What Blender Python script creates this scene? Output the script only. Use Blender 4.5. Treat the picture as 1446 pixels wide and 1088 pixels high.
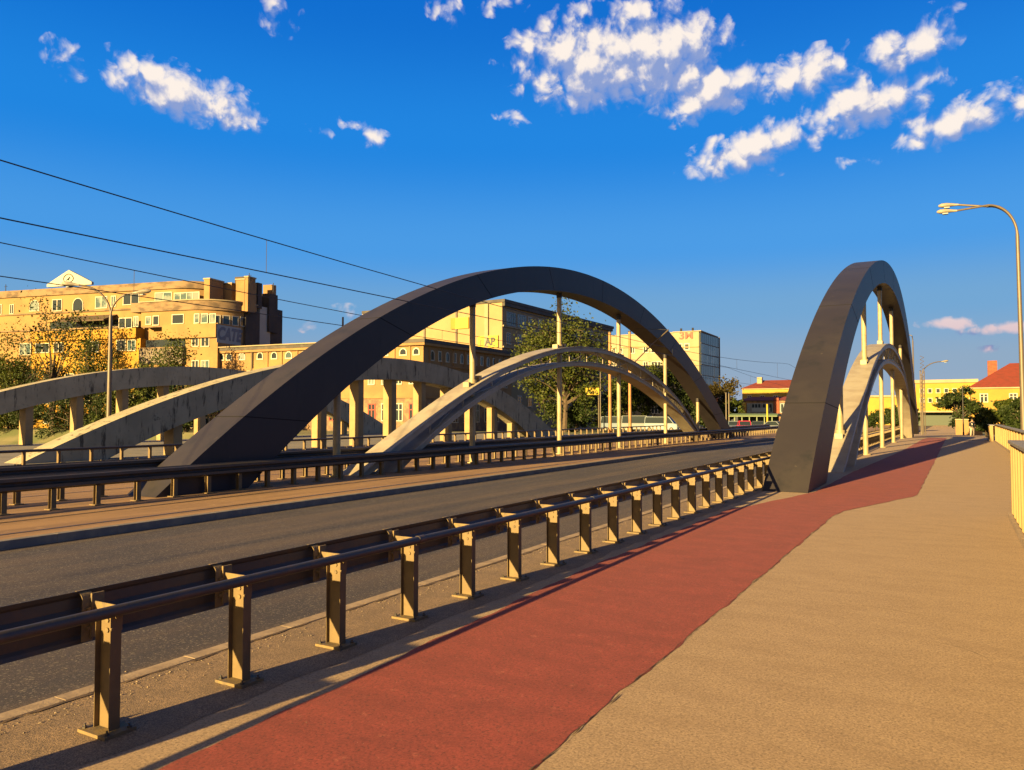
import bpy, math, random
from mathutils import Vector, Matrix
R = math.radians
random.seed(7)
S = bpy.context.scene
for o in list(bpy.data.objects): bpy.data.objects.remove(o)

# ------------------------------------------------------------------ camera
FX, CX, CY, HZ = 1087.0, 723.0, 544.0, 1.9
PIT = math.atan(41 / FX); YAW = math.atan((1350 - 723) / FX * math.cos(PIT))
FW = Vector((-math.sin(YAW) * math.cos(PIT), math.cos(YAW) * math.cos(PIT), math.sin(PIT)))
RT = Vector((math.cos(YAW), math.sin(YAW), 0)); UP = RT.cross(FW)
CAMP = Vector((0, 0, HZ))
cd = bpy.data.cameras.new('camera'); cam = bpy.data.objects.new('camera', cd); S.collection.objects.link(cam)
cam.location = CAMP; cd.sensor_fit = 'HORIZONTAL'; cd.sensor_width = 36; cd.lens = 36 * FX / 1446
cam.rotation_euler = (math.pi / 2 + PIT, 0, YAW); cd.clip_end = 8000; cd.clip_start = 0.05
S.camera = cam
S.render.resolution_x, S.render.resolution_y = 1024, 770
S.view_settings.view_transform = 'Standard'; S.view_settings.look = 'None'
S.view_settings.exposure = 2.2; S.view_settings.gamma = 1

def ray(px, py): return FW + RT * ((px - CX) / FX) + UP * ((CY - py) / FX)
def onplane(px, py, p0, n):                    # pixel of the survey photo -> point on a real wall plane
    r = ray(px, py); t = (Vector(p0) - CAMP).dot(n) / r.dot(n); return CAMP + r * t

# ------------------------------------------------------------------ sun and sky
SD = Vector((0.75, 4.4, -1.0)).normalized()    # direction the light travels
sl = bpy.data.lights.new('sun', 'SUN'); sl.energy = 5.0; sl.angle = R(0.5); sl.color = (1.0, 0.68, 0.25)
so = bpy.data.objects.new('sun', sl); S.collection.objects.link(so)
so.rotation_euler = (-SD).to_track_quat('Z', 'Y').to_euler()
W = bpy.data.worlds.new('World'); S.world = W; W.use_nodes = True
nt = W.node_tree; N = nt.nodes; L = nt.links; N.clear()
def nd(tree, t, **k):
    n = tree.nodes.new(t)
    for a, b in k.items(): setattr(n, a, b)
    return n
def mth(tree, op, a=None, b=None, clamp=False, c=None):
    n = nd(tree, 'ShaderNodeMath', operation=op); n.use_clamp = clamp
    for i, v in enumerate((a, b, c)):
        if v is None: continue
        if isinstance(v, (int, float)): n.inputs[i].default_value = v
        else: tree.links.new(v, n.inputs[i])
    return n.outputs[0]
SKYK = 0.225
out = nd(nt, 'ShaderNodeOutputWorld'); bg = nd(nt, 'ShaderNodeBackground'); L.new(bg.outputs[0], out.inputs[0])
bg.inputs[1].default_value = 1.0
sky = nd(nt, 'ShaderNodeTexSky', sky_type='NISHITA', sun_disc=False)
sky.sun_elevation = R(12.6); sky.sun_rotation = math.atan2(-SD.x, -SD.y) % (2 * math.pi)
sky.air_density = 1.2; sky.dust_density = 1.5; sky.ozone_density = 3.0
tc = nd(nt, 'ShaderNodeTexCoord'); sep = nd(nt, 'ShaderNodeSeparateXYZ'); L.new(tc.outputs['Generated'], sep.inputs[0])
el = mth(nt, 'ARCSINE', sep.outputs[2]); az = mth(nt, 'ARCTAN2', mth(nt, 'MULTIPLY', sep.outputs[0], -1), sep.outputs[1])
cr = nd(nt, 'ShaderNodeValToRGB'); cr.color_ramp.interpolation = 'EASE'
def srgb(r, g, b):
    f = lambda c: (c / 255 / 12.92) if c / 255 <= .04045 else ((c / 255 + .055) / 1.055) ** 2.4
    return (f(r), f(g), f(b), 1)
stops = [(0.0, srgb(158, 170, 190)), (0.06, srgb(138, 164, 192)), (0.13, srgb(108, 160, 206)), (0.21, srgb(68, 150, 224)), (0.34, srgb(22, 129, 220)), (0.50, srgb(0, 106, 204)), (0.8, srgb(26, 74, 128)), (1.0, srgb(30, 62, 104))]
e = cr.color_ramp.elements
e[0].position, e[0].color = stops[0]; e[1].position, e[1].color = stops[-1]
for p, c in stops[1:-1]:
    x = e.new(p); x.color = c
L.new(mth(nt, 'MULTIPLY', el, 1.0, True), cr.inputs[0])
# Nishita is tinted by the measured clear-sky colour of the evening; unseen zenith dimmed against blue fill
sc1 = nd(nt, 'ShaderNodeMixRGB', blend_type='MULTIPLY'); sc1.inputs[0].default_value = 1; L.new(sky.outputs[0], sc1.inputs[1]); sc1.inputs[2].default_value = (0.1, 0.1, 0.1, 1)
sc2 = nd(nt, 'ShaderNodeMixRGB', blend_type='MULTIPLY'); sc2.inputs[0].default_value = 1; L.new(cr.outputs[0], sc2.inputs[1]); sc2.inputs[2].default_value = (SKYK, SKYK, SKYK, 1)
skm = nd(nt, 'ShaderNodeMixRGB'); skm.inputs[0].default_value = 0.985; L.new(sc1.outputs[0], skm.inputs[1]); L.new(sc2.outputs[0], skm.inputs[2])
glow = nd(nt, 'ShaderNodeVectorMath', operation='DOT_PRODUCT'); L.new(tc.outputs['Generated'], glow.inputs[0]); glow.inputs[1].default_value = tuple(-SD)  # warm glow toward the sun, added out of view to offset blue fill
gm_ = nd(nt, 'ShaderNodeMapRange', interpolation_type='SMOOTHSTEP'); L.new(glow.outputs['Value'], gm_.inputs[0]); gm_.inputs[1].default_value = .28; gm_.inputs[2].default_value = 1.0; gm_.inputs[4].default_value = .9
sk3 = nd(nt, 'ShaderNodeMixRGB'); L.new(gm_.outputs[0], sk3.inputs[0]); L.new(skm.outputs[0], sk3.inputs[1]); sk3.inputs[2].default_value = (1.0 * SKYK, .72 * SKYK, .42 * SKYK, 1); skm = sk3
# clouds: (px, py, half width px, half height px, tilt deg, weight)
CL = [(238, 125, 100, 34, 14, 1.35), (315, 148, 70, 30, 16, 1.1), (348, 168, 30, 20, 20, .8), (520, 190, 46, 16, 24, .95), (452, 184, 26, 9, 20, .45), (92, 82, 44, 30, 25, .5), (392, 14, 42, 30, 30, .6),
      (636, 12, 36, 22, 10, .7), (706, 6, 46, 16, 0, .6), (838, 92, 130, 56, 4, 1.5), (920, 74, 115, 54, 0, 1.45), (900, 26, 110, 36, 5, .78), (960, 118, 80, 40, -6, 1.2), (1000, 130, 84, 34, -12, 1.4), (1140, 104, 82, 30, -8, 1.2), (1240, 100, 40, 14, -5, .6),
      (1285, 66, 84, 36, -20, 1.1), (1215, 150, 120, 32, -8, 1.3), (1352, 170, 115, 28, -14, 1.25), (1440, 145, 40, 24, 0, .95), (1060, 210, 108, 30, -12, 1.3), (1150, 196, 36, 16, -10, .7), (1205, 228, 44, 12, 5, .55),
      (735, 168, 44, 12, 10, .5), (1090, 242, 24, 8, 10, .4), (1345, 457, 56, 9, 2, 1.2), (1418, 463, 70, 11, -4, 1.2), (1400, 494, 34, 7, 0, .4), (500, 446, 46, 16, 10, .5), (436, 462, 22, 10, 0, .4), (1050, 62, 22, 14, -30, .5)]
grp = bpy.data.node_groups.new('cloud_mask', 'ShaderNodeTree')
grp.interface.new_socket(name='V', in_out='INPUT', socket_type='NodeSocketVector'); grp.interface.new_socket(name='M', in_out='OUTPUT', socket_type='NodeSocketFloat')
gi = nd(grp, 'NodeGroupInput'); go = nd(grp, 'NodeGroupOutput'); acc = None
for (px, py, hw, hh, tilt, wt) in CL:
    r = ray(px, py).normalized(); a = math.atan2(-r.x, r.y); ev = math.asin(r.z)
    k = math.cos(math.atan((px - CX) / FX))
    mp = nd(grp, 'ShaderNodeMapping', vector_type='TEXTURE')
    mp.inputs['Location'].default_value = (a, ev, 0); mp.inputs['Rotation'].default_value = (0, 0, R(tilt))
    mp.inputs['Scale'].default_value = (hw / FX * k * k * 1.15 / max(.8, math.cos(ev)), hh / FX * k * 1.32, 1)
    grp.links.new(gi.outputs[0], mp.inputs[0])
    ln = nd(grp, 'ShaderNodeVectorMath', operation='LENGTH'); grp.links.new(mp.outputs[0], ln.inputs[0])
    v = mth(grp, 'MULTIPLY', mth(grp, 'SUBTRACT', 1.0, ln.outputs['Value'], True), wt)
    acc = v if acc is None else mth(grp, 'MAXIMUM', acc, v)
grp.links.new(acc, go.inputs[0])
cmb = nd(nt, 'ShaderNodeCombineXYZ'); L.new(az, cmb.inputs[0]); L.new(el, cmb.inputs[1])
def cloud(dx, dy):
    ad = nd(nt, 'ShaderNodeVectorMath', operation='ADD'); L.new(cmb.outputs[0], ad.inputs[0]); ad.inputs[1].default_value = (dx, dy, 0)
    g = nd(nt, 'ShaderNodeGroup'); g.node_tree = grp
    n1 = nd(nt, 'ShaderNodeTexNoise', noise_dimensions='3D'); n1.inputs['Scale'].default_value = 34; n1.inputs['Detail'].default_value = 9; n1.inputs['Roughness'].default_value = .56; n1.inputs['Distortion'].default_value = .35
    L.new(ad.outputs[0], n1.inputs['Vector']); L.new(ad.outputs[0], g.inputs[0])
    vb = nd(nt, 'ShaderNodeTexVoronoi', feature='F1', voronoi_dimensions='2D'); vb.inputs['Scale'].default_value = 34; vb.inputs['Detail'].default_value = 2; vb.inputs['Roughness'].default_value = .5
    wp = nd(nt, 'ShaderNodeVectorMath', operation='MULTIPLY_ADD'); L.new(n1.outputs['Color'], wp.inputs[0]); wp.inputs[1].default_value = (.035, .035, 0); L.new(ad.outputs[0], wp.inputs[2]); L.new(wp.outputs[0], vb.inputs['Vector'])
    puff = mth(nt, 'MULTIPLY', mth(nt, 'SUBTRACT', .50, vb.outputs['Distance']), .55)
    gate = nd(nt, 'ShaderNodeMapRange'); L.new(g.outputs[0], gate.inputs[0]); gate.inputs[1].default_value = 0; gate.inputs[2].default_value = .12; gate.inputs[3].default_value = -.6; gate.inputs[4].default_value = 0
    return mth(nt, 'ADD', mth(nt, 'ADD', mth(nt, 'MULTIPLY', g.outputs[0], .85), gate.outputs[0]), mth(nt, 'ADD', puff, mth(nt, 'MULTIPLY', mth(nt, 'SUBTRACT', n1.outputs[0], 0.515), 1.25)))
d0 = cloud(0, 0); d1 = cloud(0.008, 0.017)
mr = nd(nt, 'ShaderNodeMapRange', interpolation_type='SMOOTHSTEP'); L.new(d0, mr.inputs[0]); mr.inputs[1].default_value = 0.05; mr.inputs[2].default_value = 0.66
shd = nd(nt, 'ShaderNodeMapRange', interpolation_type='SMOOTHSTEP'); n3 = nd(nt, 'ShaderNodeTexNoise'); n3.inputs['Scale'].default_value = 19; n3.inputs['Detail'].default_value = 5; L.new(cmb.outputs[0], n3.inputs['Vector'])
L.new(mth(nt, 'ADD', mth(nt, 'MULTIPLY', mth(nt, 'SUBTRACT', d0, d1), 1.7), mth(nt, 'MULTIPLY', mth(nt, 'SUBTRACT', n3.outputs[0], .5), 1.2)), shd.inputs[0]); shd.inputs[1].default_value = -0.32; shd.inputs[2].default_value = 0.72
cc = nd(nt, 'ShaderNodeMixRGB'); L.new(shd.outputs[0], cc.inputs[0])
c1 = srgb(138, 158, 208); c2 = srgb(250, 238, 228)
cc.inputs[1].default_value = tuple(v * SKYK for v in c1[:3]) + (1,); cc.inputs[2].default_value = tuple(v * SKYK for v in c2[:3]) + (1,)
wm = nd(nt, 'ShaderNodeMixRGB', blend_type='MULTIPLY'); wl = nd(nt, 'ShaderNodeMapRange'); L.new(el, wl.inputs[0]); wl.inputs[1].default_value = .08; wl.inputs[2].default_value = .18; wl.inputs[3].default_value = 1; wl.inputs[4].default_value = 0
L.new(wl.outputs[0], wm.inputs[0]); L.new(cc.outputs[0], wm.inputs[1]); wm.inputs[2].default_value = (.72, .6, .72, 1)
fin = nd(nt, 'ShaderNodeMixRGB'); L.new(mth(nt, 'MULTIPLY', mr.outputs[0], mth(nt, 'GREATER_THAN', el, 0.0)), fin.inputs[0]); L.new(skm.outputs[0], fin.inputs[1]); L.new(wm.outputs[0], fin.inputs[2])
L.new(fin.outputs[0], bg.inputs[0])

# ------------------------------------------------------------------ helpers
C = S.collection
class MB:
    def __init__(s): s.v = []; s.f = []
    def add(s, vs, fs):
        b = len(s.v); s.v += [tuple(v) for v in vs]; s.f += [tuple(b + i for i in f) for f in fs]
    def box(s, x0, x1, y0, y1, z0, z1, ch=0.0):
        if x0 > x1: x0, x1 = x1, x0
        if y0 > y1: y0, y1 = y1, y0
        s.add([(x0, y0, z0), (x1, y0, z0), (x1, y1, z0), (x0, y1, z0), (x0, y0, z1), (x1, y0, z1), (x1, y1, z1), (x0, y1, z1)],
              [(3, 2, 1, 0), (4, 5, 6, 7), (0, 1, 5, 4), (1, 2, 6, 5), (2, 3, 7, 6), (3, 0, 4, 7)])
    def obox(s, p0, d, n, u0, u1, w0, w1, z0, z1):     # oriented box: u along d, w along n
        p0 = Vector(p0)
        P = lambda u, w, z: (p0.x + d[0] * u + n[0] * w, p0.y + d[1] * u + n[1] * w, z)
        vs = [P(u0, w0, z0), P(u1, w0, z0), P(u1, w1, z0), P(u0, w1, z0), P(u0, w0, z1), P(u1, w0, z1), P(u1, w1, z1), P(u0, w1, z1)]
        s.add(vs, [(3, 2, 1, 0), (4, 5, 6, 7), (0, 1, 5, 4), (1, 2, 6, 5), (2, 3, 7, 6), (3, 0, 4, 7)])
    def prism(s, poly, z0, z1):
        n = len(poly)
        s.add([(p[0], p[1], z0) for p in poly] + [(p[0], p[1], z1) for p in poly],
              [tuple(range(n - 1, -1, -1)), tuple(range(n, 2 * n))] + [(i, (i + 1) % n, n + (i + 1) % n, n + i) for i in range(n)])
    def prismx(s, poly, x0, x1):                        # poly in (y,z)
        n = len(poly)
        s.add([(x0, p[0], p[1]) for p in poly] + [(x1, p[0], p[1]) for p in poly],
              [tuple(range(n - 1, -1, -1)), tuple(range(n, 2 * n))] + [(i, (i + 1) % n, n + (i + 1) % n, n + i) for i in range(n)])
    def prismy(s, poly, y0, y1):                        # poly in (x,z)
        n = len(poly)
        s.add([(p[0], y0, p[1]) for p in poly] + [(p[0], y1, p[1]) for p in poly],
              [tuple(range(n)), tuple(range(2 * n - 1, n - 1, -1))] + [(i, n + i, n + (i + 1) % n, (i + 1) % n) for i in range(n)])
    def tube(s, pts, rad, seg=8, cap=True):
        pts = [Vector(p) for p in pts]; rs = rad if isinstance(rad, (list, tuple)) else [rad] * len(pts); b = len(s.v); pr = None
        for i, p in enumerate(pts):
            t = (pts[min(i + 1, len(pts) - 1)] - pts[max(i - 1, 0)]).normalized()
            if pr is None: a = t.cross(Vector((0, 0, 1)) if abs(t.z) < .9 else Vector((1, 0, 0))).normalized()
            else: a = (pr - t * pr.dot(t)).normalized()
            pr = a; c = t.cross(a)
            for k in range(seg):
                q = 2 * math.pi * k / seg; s.v.append(tuple(p + (a * math.cos(q) + c * math.sin(q)) * rs[i]))
        for i in range(len(pts) - 1):
            for k in range(seg): s.f.append((b + i * seg + k, b + i * seg + (k + 1) % seg, b + (i + 1) * seg + (k + 1) % seg, b + (i + 1) * seg + k))
        if cap: s.f.append(tuple(b + k for k in range(seg - 1, -1, -1))); s.f.append(tuple(b + (len(pts) - 1) * seg + k for k in range(seg)))
    def mesh(s, name, m, off=(0, 0, 0), smooth=None):
        me = bpy.data.meshes.new(name)
        ox, oy, oz = off
        me.from_pydata([(v[0] - ox, v[1] - oy, v[2] - oz) for v in s.v], [], s.f)
        if smooth is not None:
            me.polygons.foreach_set('use_smooth', [True] * len(me.polygons)); me.set_sharp_from_angle(angle=R(smooth))
        if m: me.materials.append(m)
        me.update(); return me
    def build(s, name, m, parent=None, smooth=None, bevel=0, local=False):
        off = (0, 0, 0)
        if parent is not None and not local: off = wloc(parent)
        o = bpy.data.objects.new(name, s.mesh(name, m, off, smooth)); C.objects.link(o)
        if parent is not None: o.parent = parent
        if bevel:
            b = o.modifiers.new('bevel', 'BEVEL'); b.width = bevel; b.segments = 2; b.limit_method = 'ANGLE'; b.angle_limit = R(40)
        return o
def wloc(o):
    v = Vector(o.location)
    while o.parent: o = o.parent; v = v + Vector(o.location)
    return v
def tag(o, label=None, cat=None, group=None, kind=None):
    if label: o['label'] = label
    if cat: o['category'] = cat
    if group: o['group'] = group
    if kind: o['kind'] = kind
    return o
def thing(name, label, cat, loc=(0, 0, 0), group=None):
    o = bpy.data.objects.new(name, None); C.objects.link(o); o.location = loc; o.empty_display_size = .3
    return tag(o, label, cat, group)
def struct(name, mb, m, smooth=None):
    o = mb.build(name, m, None, smooth); o['kind'] = 'structure'; return o
def copy_tree(o, parent=None):
    kids = [x for x in bpy.data.objects if x.parent == o]
    c = o.copy(); C.objects.link(c); c.parent = parent
    for ch in kids: copy_tree(ch, c)
    return c

# ------------------------------------------------------------------ materials
ALB = 0.84
def mat(name, col, rough=.8, metal=0, c2=None, ns=3.0, stretch=(1, 1, 1), nlo=.4, nhi=.65, det=6, speck=None, sps=120, spt=.62, bump=0, bs=60, streak=None, coord='pos', spec=.5, dirt=None, trans=None, grain=None, agg=None):
    m = bpy.data.materials.new(name); m.use_nodes = True; t = m.node_tree; b = t.nodes['Principled BSDF']
    b.inputs['Roughness'].default_value = rough; b.inputs['Metallic'].default_value = metal; b.inputs['Specular IOR Level'].default_value = spec
    if coord == 'pos': g = nd(t, 'ShaderNodeNewGeometry'); pos = g.outputs['Position']
    else: g = nd(t, 'ShaderNodeTexCoord'); pos = g.outputs['Object']
    def noise(scale, st=(1, 1, 1), d=6, ro=.6):
        mp = nd(t, 'ShaderNodeMapping'); mp.inputs['Scale'].default_value = st; t.links.new(pos, mp.inputs[0])
        n = nd(t, 'ShaderNodeTexNoise'); n.inputs['Scale'].default_value = scale; n.inputs['Detail'].default_value = d; n.inputs['Roughness'].default_value = ro
        t.links.new(mp.outputs[0], n.inputs['Vector']); return n.outputs[0]
    def rng(v, lo, hi):
        q = nd(t, 'ShaderNodeMapRange', interpolation_type='SMOOTHSTEP'); t.links.new(v, q.inputs[0]); q.inputs[1].default_value = lo; q.inputs[2].default_value = hi; return q.outputs[0]
    def mix(f, a, c):
        x = nd(t, 'ShaderNodeMixRGB')
        if isinstance(f, float): x.inputs[0].default_value = f
        else: t.links.new(f, x.inputs[0])
        for i, v in ((1, a), (2, c)):
            if isinstance(v, tuple): x.inputs[i].default_value = v[:3] + (1,)
            else: t.links.new(v, x.inputs[i])
        return x.outputs[0]
    sc_ = lambda q: tuple(v * ALB for v in q[:3])
    cur = sc_(col)
    if c2: cur = mix(rng(noise(ns, stretch, det), nlo, nhi), cur, sc_(c2))
    if streak:                                   # (colour, scale, stretch, lo, hi)
        cur = mix(rng(noise(streak[1], streak[2], 8, .7), streak[3], streak[4]), cur, sc_(streak[0]))
    if dirt: cur = mix(rng(noise(dirt[1], (1, 1, 1), 8, .7), dirt[2], dirt[3]), cur, sc_(dirt[0]))
    if speck: cur = mix(rng(noise(sps, (1, 1, 1), 2), spt, spt + .08), cur, sc_(speck))
    if grain: cur = mix(rng(noise(grain[1], (1, 1, 1), 3), grain[2], grain[3]), cur, sc_(grain[0]))
    if agg:                                      # stone aggregate: cells of slightly different tone
        vo = nd(t, 'ShaderNodeTexVoronoi'); vo.inputs['Scale'].default_value = agg[0]; t.links.new(pos, vo.inputs['Vector']); h = nd(t, 'ShaderNodeMapRange'); t.links.new(vo.outputs['Color'], h.inputs[0]); h.inputs[3].default_value = 1 - agg[1]; h.inputs[4].default_value = 1 + agg[1]
        mu = nd(t, 'ShaderNodeVectorMath', operation='SCALE'); t.links.new(cur, mu.inputs[0]); t.links.new(h.outputs[0], mu.inputs['Scale']); cur = mu.outputs[0]
    if isinstance(cur, tuple): b.inputs['Base Color'].default_value = cur[:3] + (1,)
    else: t.links.new(cur, b.inputs['Base Color'])
    if bump:
        bn = nd(t, 'ShaderNodeBump'); bn.inputs['Strength'].default_value = bump; bn.inputs['Distance'].default_value = .01
        t.links.new(noise(bs, (1, 1, 1), 5), bn.inputs['Height']); t.links.new(bn.outputs[0], b.inputs['Normal'])
    return m
M = {}
M['path'] = mat('path_surface', (.365, .258, .158), .9, agg=(90, .27), c2=(.32, .222, .134), ns=2.2, stretch=(.55, 1.5, 1), nlo=.35, nhi=.7, dirt=((.40, .29, .17), 7, .55, .75), speck=(.15, .10, .065), sps=60, spt=.70, grain=((.19, .13, .08), 60, .50, .70), streak=((.30, .205, .12), 1.6, (.35, 2.2, 1), .55, .8), bump=.35, bs=260)
M['red'] = mat('red_lane', (.28, .052, .037), .9, agg=(90, .28), c2=(.215, .040, .029), ns=2.4, stretch=(.8, 1.5, 1), nlo=.3, nhi=.7, dirt=((.36, .11, .07), 9, .56, .76), speck=(.5, .27, .18), sps=45, spt=.73, grain=((.13, .03, .022), 55, .50, .70), bump=.35, bs=260)
M['strip'] = mat('kerb_strip', (.30, .20, .115), .9, agg=(85, .3), c2=(.22, .15, .09), ns=4, nlo=.35, nhi=.65, dirt=((.16, .11, .07), 11, .56, .72), speck=(.36, .27, .18), sps=90, spt=.68, grain=((.10, .07, .045), 110, .45, .62), bump=.5, bs=120)
M['kerb'] = mat('kerb_stone', (.26, .19, .125), .85, c2=(.36, .27, .18), ns=5, bump=.5, bs=50)
M['kerbdark'] = mat('kerb_stone_dark', (.13, .12, .115), .85, c2=(.2, .17, .14), ns=3, bump=.5, bs=50)
M['tram'] = mat('track_paving', (.29, .165, .07), .9, c2=(.19, .105, .048), ns=1.0, stretch=(2.5, .18, 1), nlo=.35, nhi=.65, dirt=((.38, .24, .12), 5, .55, .75), bump=.5, bs=60)
M['steel'] = mat('rail_steel', (.16, .13, .11), .35, .8, c2=(.07, .045, .03), ns=5)
M['darksteel'] = mat('guardrail_steel', (.055, .05, .045), .5, .25, c2=(.085, .06, .042), ns=6, nlo=.45, nhi=.7, coord='pos', dirt=((.12, .075, .04), 22, .62, .75), bump=.15, bs=40)
M['post'] = mat('post_steel', (.115, .078, .033), .65, .0, c2=(.145, .095, .038), ns=9, nlo=.4, nhi=.7, bump=.15, bs=50, dirt=((.16, .09, .04), 25, .62, .74))
M['plate'] = mat('base_plate_steel', (.17, .115, .045), .75, .0, c2=(.1, .075, .045), ns=14, bump=.3, bs=60)
M['arch'] = mat('arch_paint', (.026, .0235, .029), .5, .0, spec=.24, c2=(.034, .0305, .033), ns=.5, nlo=.4, nhi=.7, dirt=((.10, .088, .07), 3.0, .675, .71), bump=.04, bs=12, streak=((.017, .018, .022), 1.2, (1, 1, .3), .5, .75))
M['seam'] = mat('weld_seam', (.014, .014, .016), .8, spec=.1)
M['pale'] = mat('pale_arch_paint', (.31, .28, .22), .55, 0, c2=(.25, .215, .165), ns=1.4, streak=((.26, .2, .14), 2.5, (1, 1, .4), .55, .8), dirt=((.2, .17, .13), 6, .68, .8), bump=.08, bs=20)
M['hanger'] = mat('hanger_paint', (.285, .235, .135), .5, 0, c2=(.235, .185, .1), ns=3, bump=.05, bs=30, dirt=((.22, .16, .1), 9, .65, .78))
M['conc'] = mat('old_concrete', (.35, .31, .215), .92, c2=(.27, .24, .165), ns=.8, nlo=.35, nhi=.65, streak=((.065, .058, .042), 2.1, (1.6, 1.6, .3), .53, .66), dirt=((.10, .09, .07), 2.6, .60, .72), bump=.5, bs=14)
M['column'] = mat('column_concrete', (.29, .21, .105), .9, c2=(.25, .175, .085), ns=1.2, dirt=((.16, .13, .1), 5, .62, .75), bump=.4, bs=20)
M['deck'] = mat('deck_concrete', (.2, .18, .15), .9, c2=(.14, .13, .11), ns=1, bump=.4, bs=20)
M['ochre'] = mat('ochre_panels', (.255, .165, .062), .7, c2=(.22, .135, .05), ns=2, stretch=(1, 1, .4), dirt=((.2, .11, .04), 9, .64, .74), bump=.15, bs=30)
M['cap'] = mat('parapet_cap', (.2, .19, .18), .7, c2=(.15, .14, .135), ns=3, bump=.3, bs=50)
M['ground'] = mat('ground', (.13, .12, .06), .95, c2=(.07, .085, .03), ns=.12, nlo=.4, nhi=.6, bump=.5, bs=4)
M['water'] = mat('water', (.02, .035, .04), .08, 0, bump=.6, bs=1.2)
M['wire'] = mat('wire', (.03, .03, .035), .6)
M['lamp'] = mat('lamp_pole', (.09, .076, .062), .5, .2, c2=(.11, .085, .062), ns=5)
M['lamphead'] = mat('lamp_head', (.26, .235, .19), .4, .1)
M['glass'] = mat('window_glass', (.05, .085, .095), .12, 0, c2=(.16, .19, .175), ns=.35, nlo=.45, nhi=.55)
M['glassd'] = mat('dark_glass', (.02, .028, .035), .1)
M['frame'] = mat('window_frame', (.36, .33, .27), .6)
M['leaf'] = None
def wallm(n, a, b, st=None): return mat(n, a, .9, c2=b, ns=.35, nlo=.4, nhi=.65, streak=(st or tuple(x * .6 for x in a), .9, (1, 1, .25), .58, .8), bump=.2, bs=6)
M['peach'] = wallm('peach_render', (.25, .155, .058), (.21, .125, .05))
M['stain'] = mat('stained_band', (.2, .135, .08), .95, c2=(.085, .06, .04), ns=.45, stretch=(1, 1, 2.6), nlo=.42, nhi=.66, bump=.3, bs=6)
M['yellow'] = wallm('yellow_render', (.32, .175, .015), (.28, .15, .014), (.25, .13, .025))
M['ochrewall'] = wallm('ochre_render', (.25, .15, .06), (.2, .115, .05), (.125, .08, .05))
M['shopbrown'] = mat('old_brown_render', (.13, .085, .06), .9, c2=(.24, .15, .08), ns=1.1, nlo=.45, nhi=.6, bump=.3, bs=6)
M['cream'] = wallm('cream_render', (.27, .195, .105), (.245, .175, .095), (.2, .145, .09))
M['cream2'] = wallm('light_cream_render', (.275, .225, .15), (.245, .2, .13))
M['greyw'] = wallm('grey_render', (.16, .135, .11), (.11, .09, .075))
M['whitew'] = wallm('white_render', (.38, .37, .33), (.33, .32, .29))
M['sootshade'] = wallm('sooty_shaded_brick', (.032, .027, .027), (.055, .042, .035))  # sooty brick, darkened further so its colour carries the shade of this side
M['redroof'] = mat('red_tiles', (.15, .02, .01), .85, c2=(.115, .018, .009), ns=1.2, stretch=(1, 1, 3), bump=.5, bs=8)
M['darkroof'] = mat('dark_roof', (.04, .036, .035), .8, c2=(.07, .06, .05), ns=1)
M['lemon'] = wallm('lemon_render', (.31, .205, .03), (.28, .18, .028), (.25, .16, .04))
M['orange'] = wallm('orange_render', (.31, .18, .03), (.28, .155, .028))
M['brick'] = mat('red_brick', (.22, .06, .03), .9, c2=(.16, .04, .025), ns=2)
M['awning'] = mat('awning_cloth', (.06, .04, .03), .9, c2=(.09, .06, .04), ns=1)
M['bill'] = mat('billboard_yellow', (.36, .25, .008), .6)
M['black'] = mat('black_paint', (.012, .012, .014), .6)
M['redp'] = mat('red_paint', (.34, .022, .008), .6)
M['bluep'] = mat('blue_paint', (.05, .09, .16), .6)
M['palep'] = mat('pale_blue_paint', (.2, .25, .29), .7)
M['green'] = mat('green_paint', (.005, .022, .012), .6)
M['lgreen'] = mat('pale_green_paint', (.085, .13, .06), .6)
M['tyre'] = mat('tyre', (.015, .015, .015), .8)
M['bark'] = mat('bark', (.055, .04, .028), .95, c2=(.085, .06, .04), ns=4, bump=.5, bs=20)
def leafm(n, a, b):
    m = bpy.data.materials.new(n); m.use_nodes = True; t = m.node_tree; p = t.nodes['Principled BSDF']; p.inputs['Roughness'].default_value = .6; p.inputs['Specular IOR Level'].default_value = .25
    g = nd(t, 'ShaderNodeNewGeometry'); x = nd(t, 'ShaderNodeMixRGB'); t.links.new(g.outputs['Random Per Island'], x.inputs[0]); x.inputs[1].default_value = a + (1,); x.inputs[2].default_value = b + (1,)
    t.links.new(x.outputs[0], p.inputs['Base Color']); tr = nd(t, 'ShaderNodeBsdfTranslucent'); t.links.new(x.outputs[0], tr.inputs[0]); ms = nd(t, 'ShaderNodeMixShader'); ms.inputs[0].default_value = .3
    t.links.new(p.outputs[0], ms.inputs[1]); t.links.new(tr.outputs[0], ms.inputs[2]); t.links.new(ms.outputs[0], t.nodes['Material Output'].inputs[0]); return m
M['leafA'] = leafm('leaf_green', (.022, .04, .006), (.06, .075, .01))
M['leafB'] = leafm('leaf_olive', (.02, .034, .006), (.07, .085, .013))
M['leafC'] = leafm('leaf_dark', (.012, .024, .006), (.032, .048, .01))
M['leafD'] = leafm('leaf_reddish', (.03, .024, .008), (.06, .05, .012))

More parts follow.
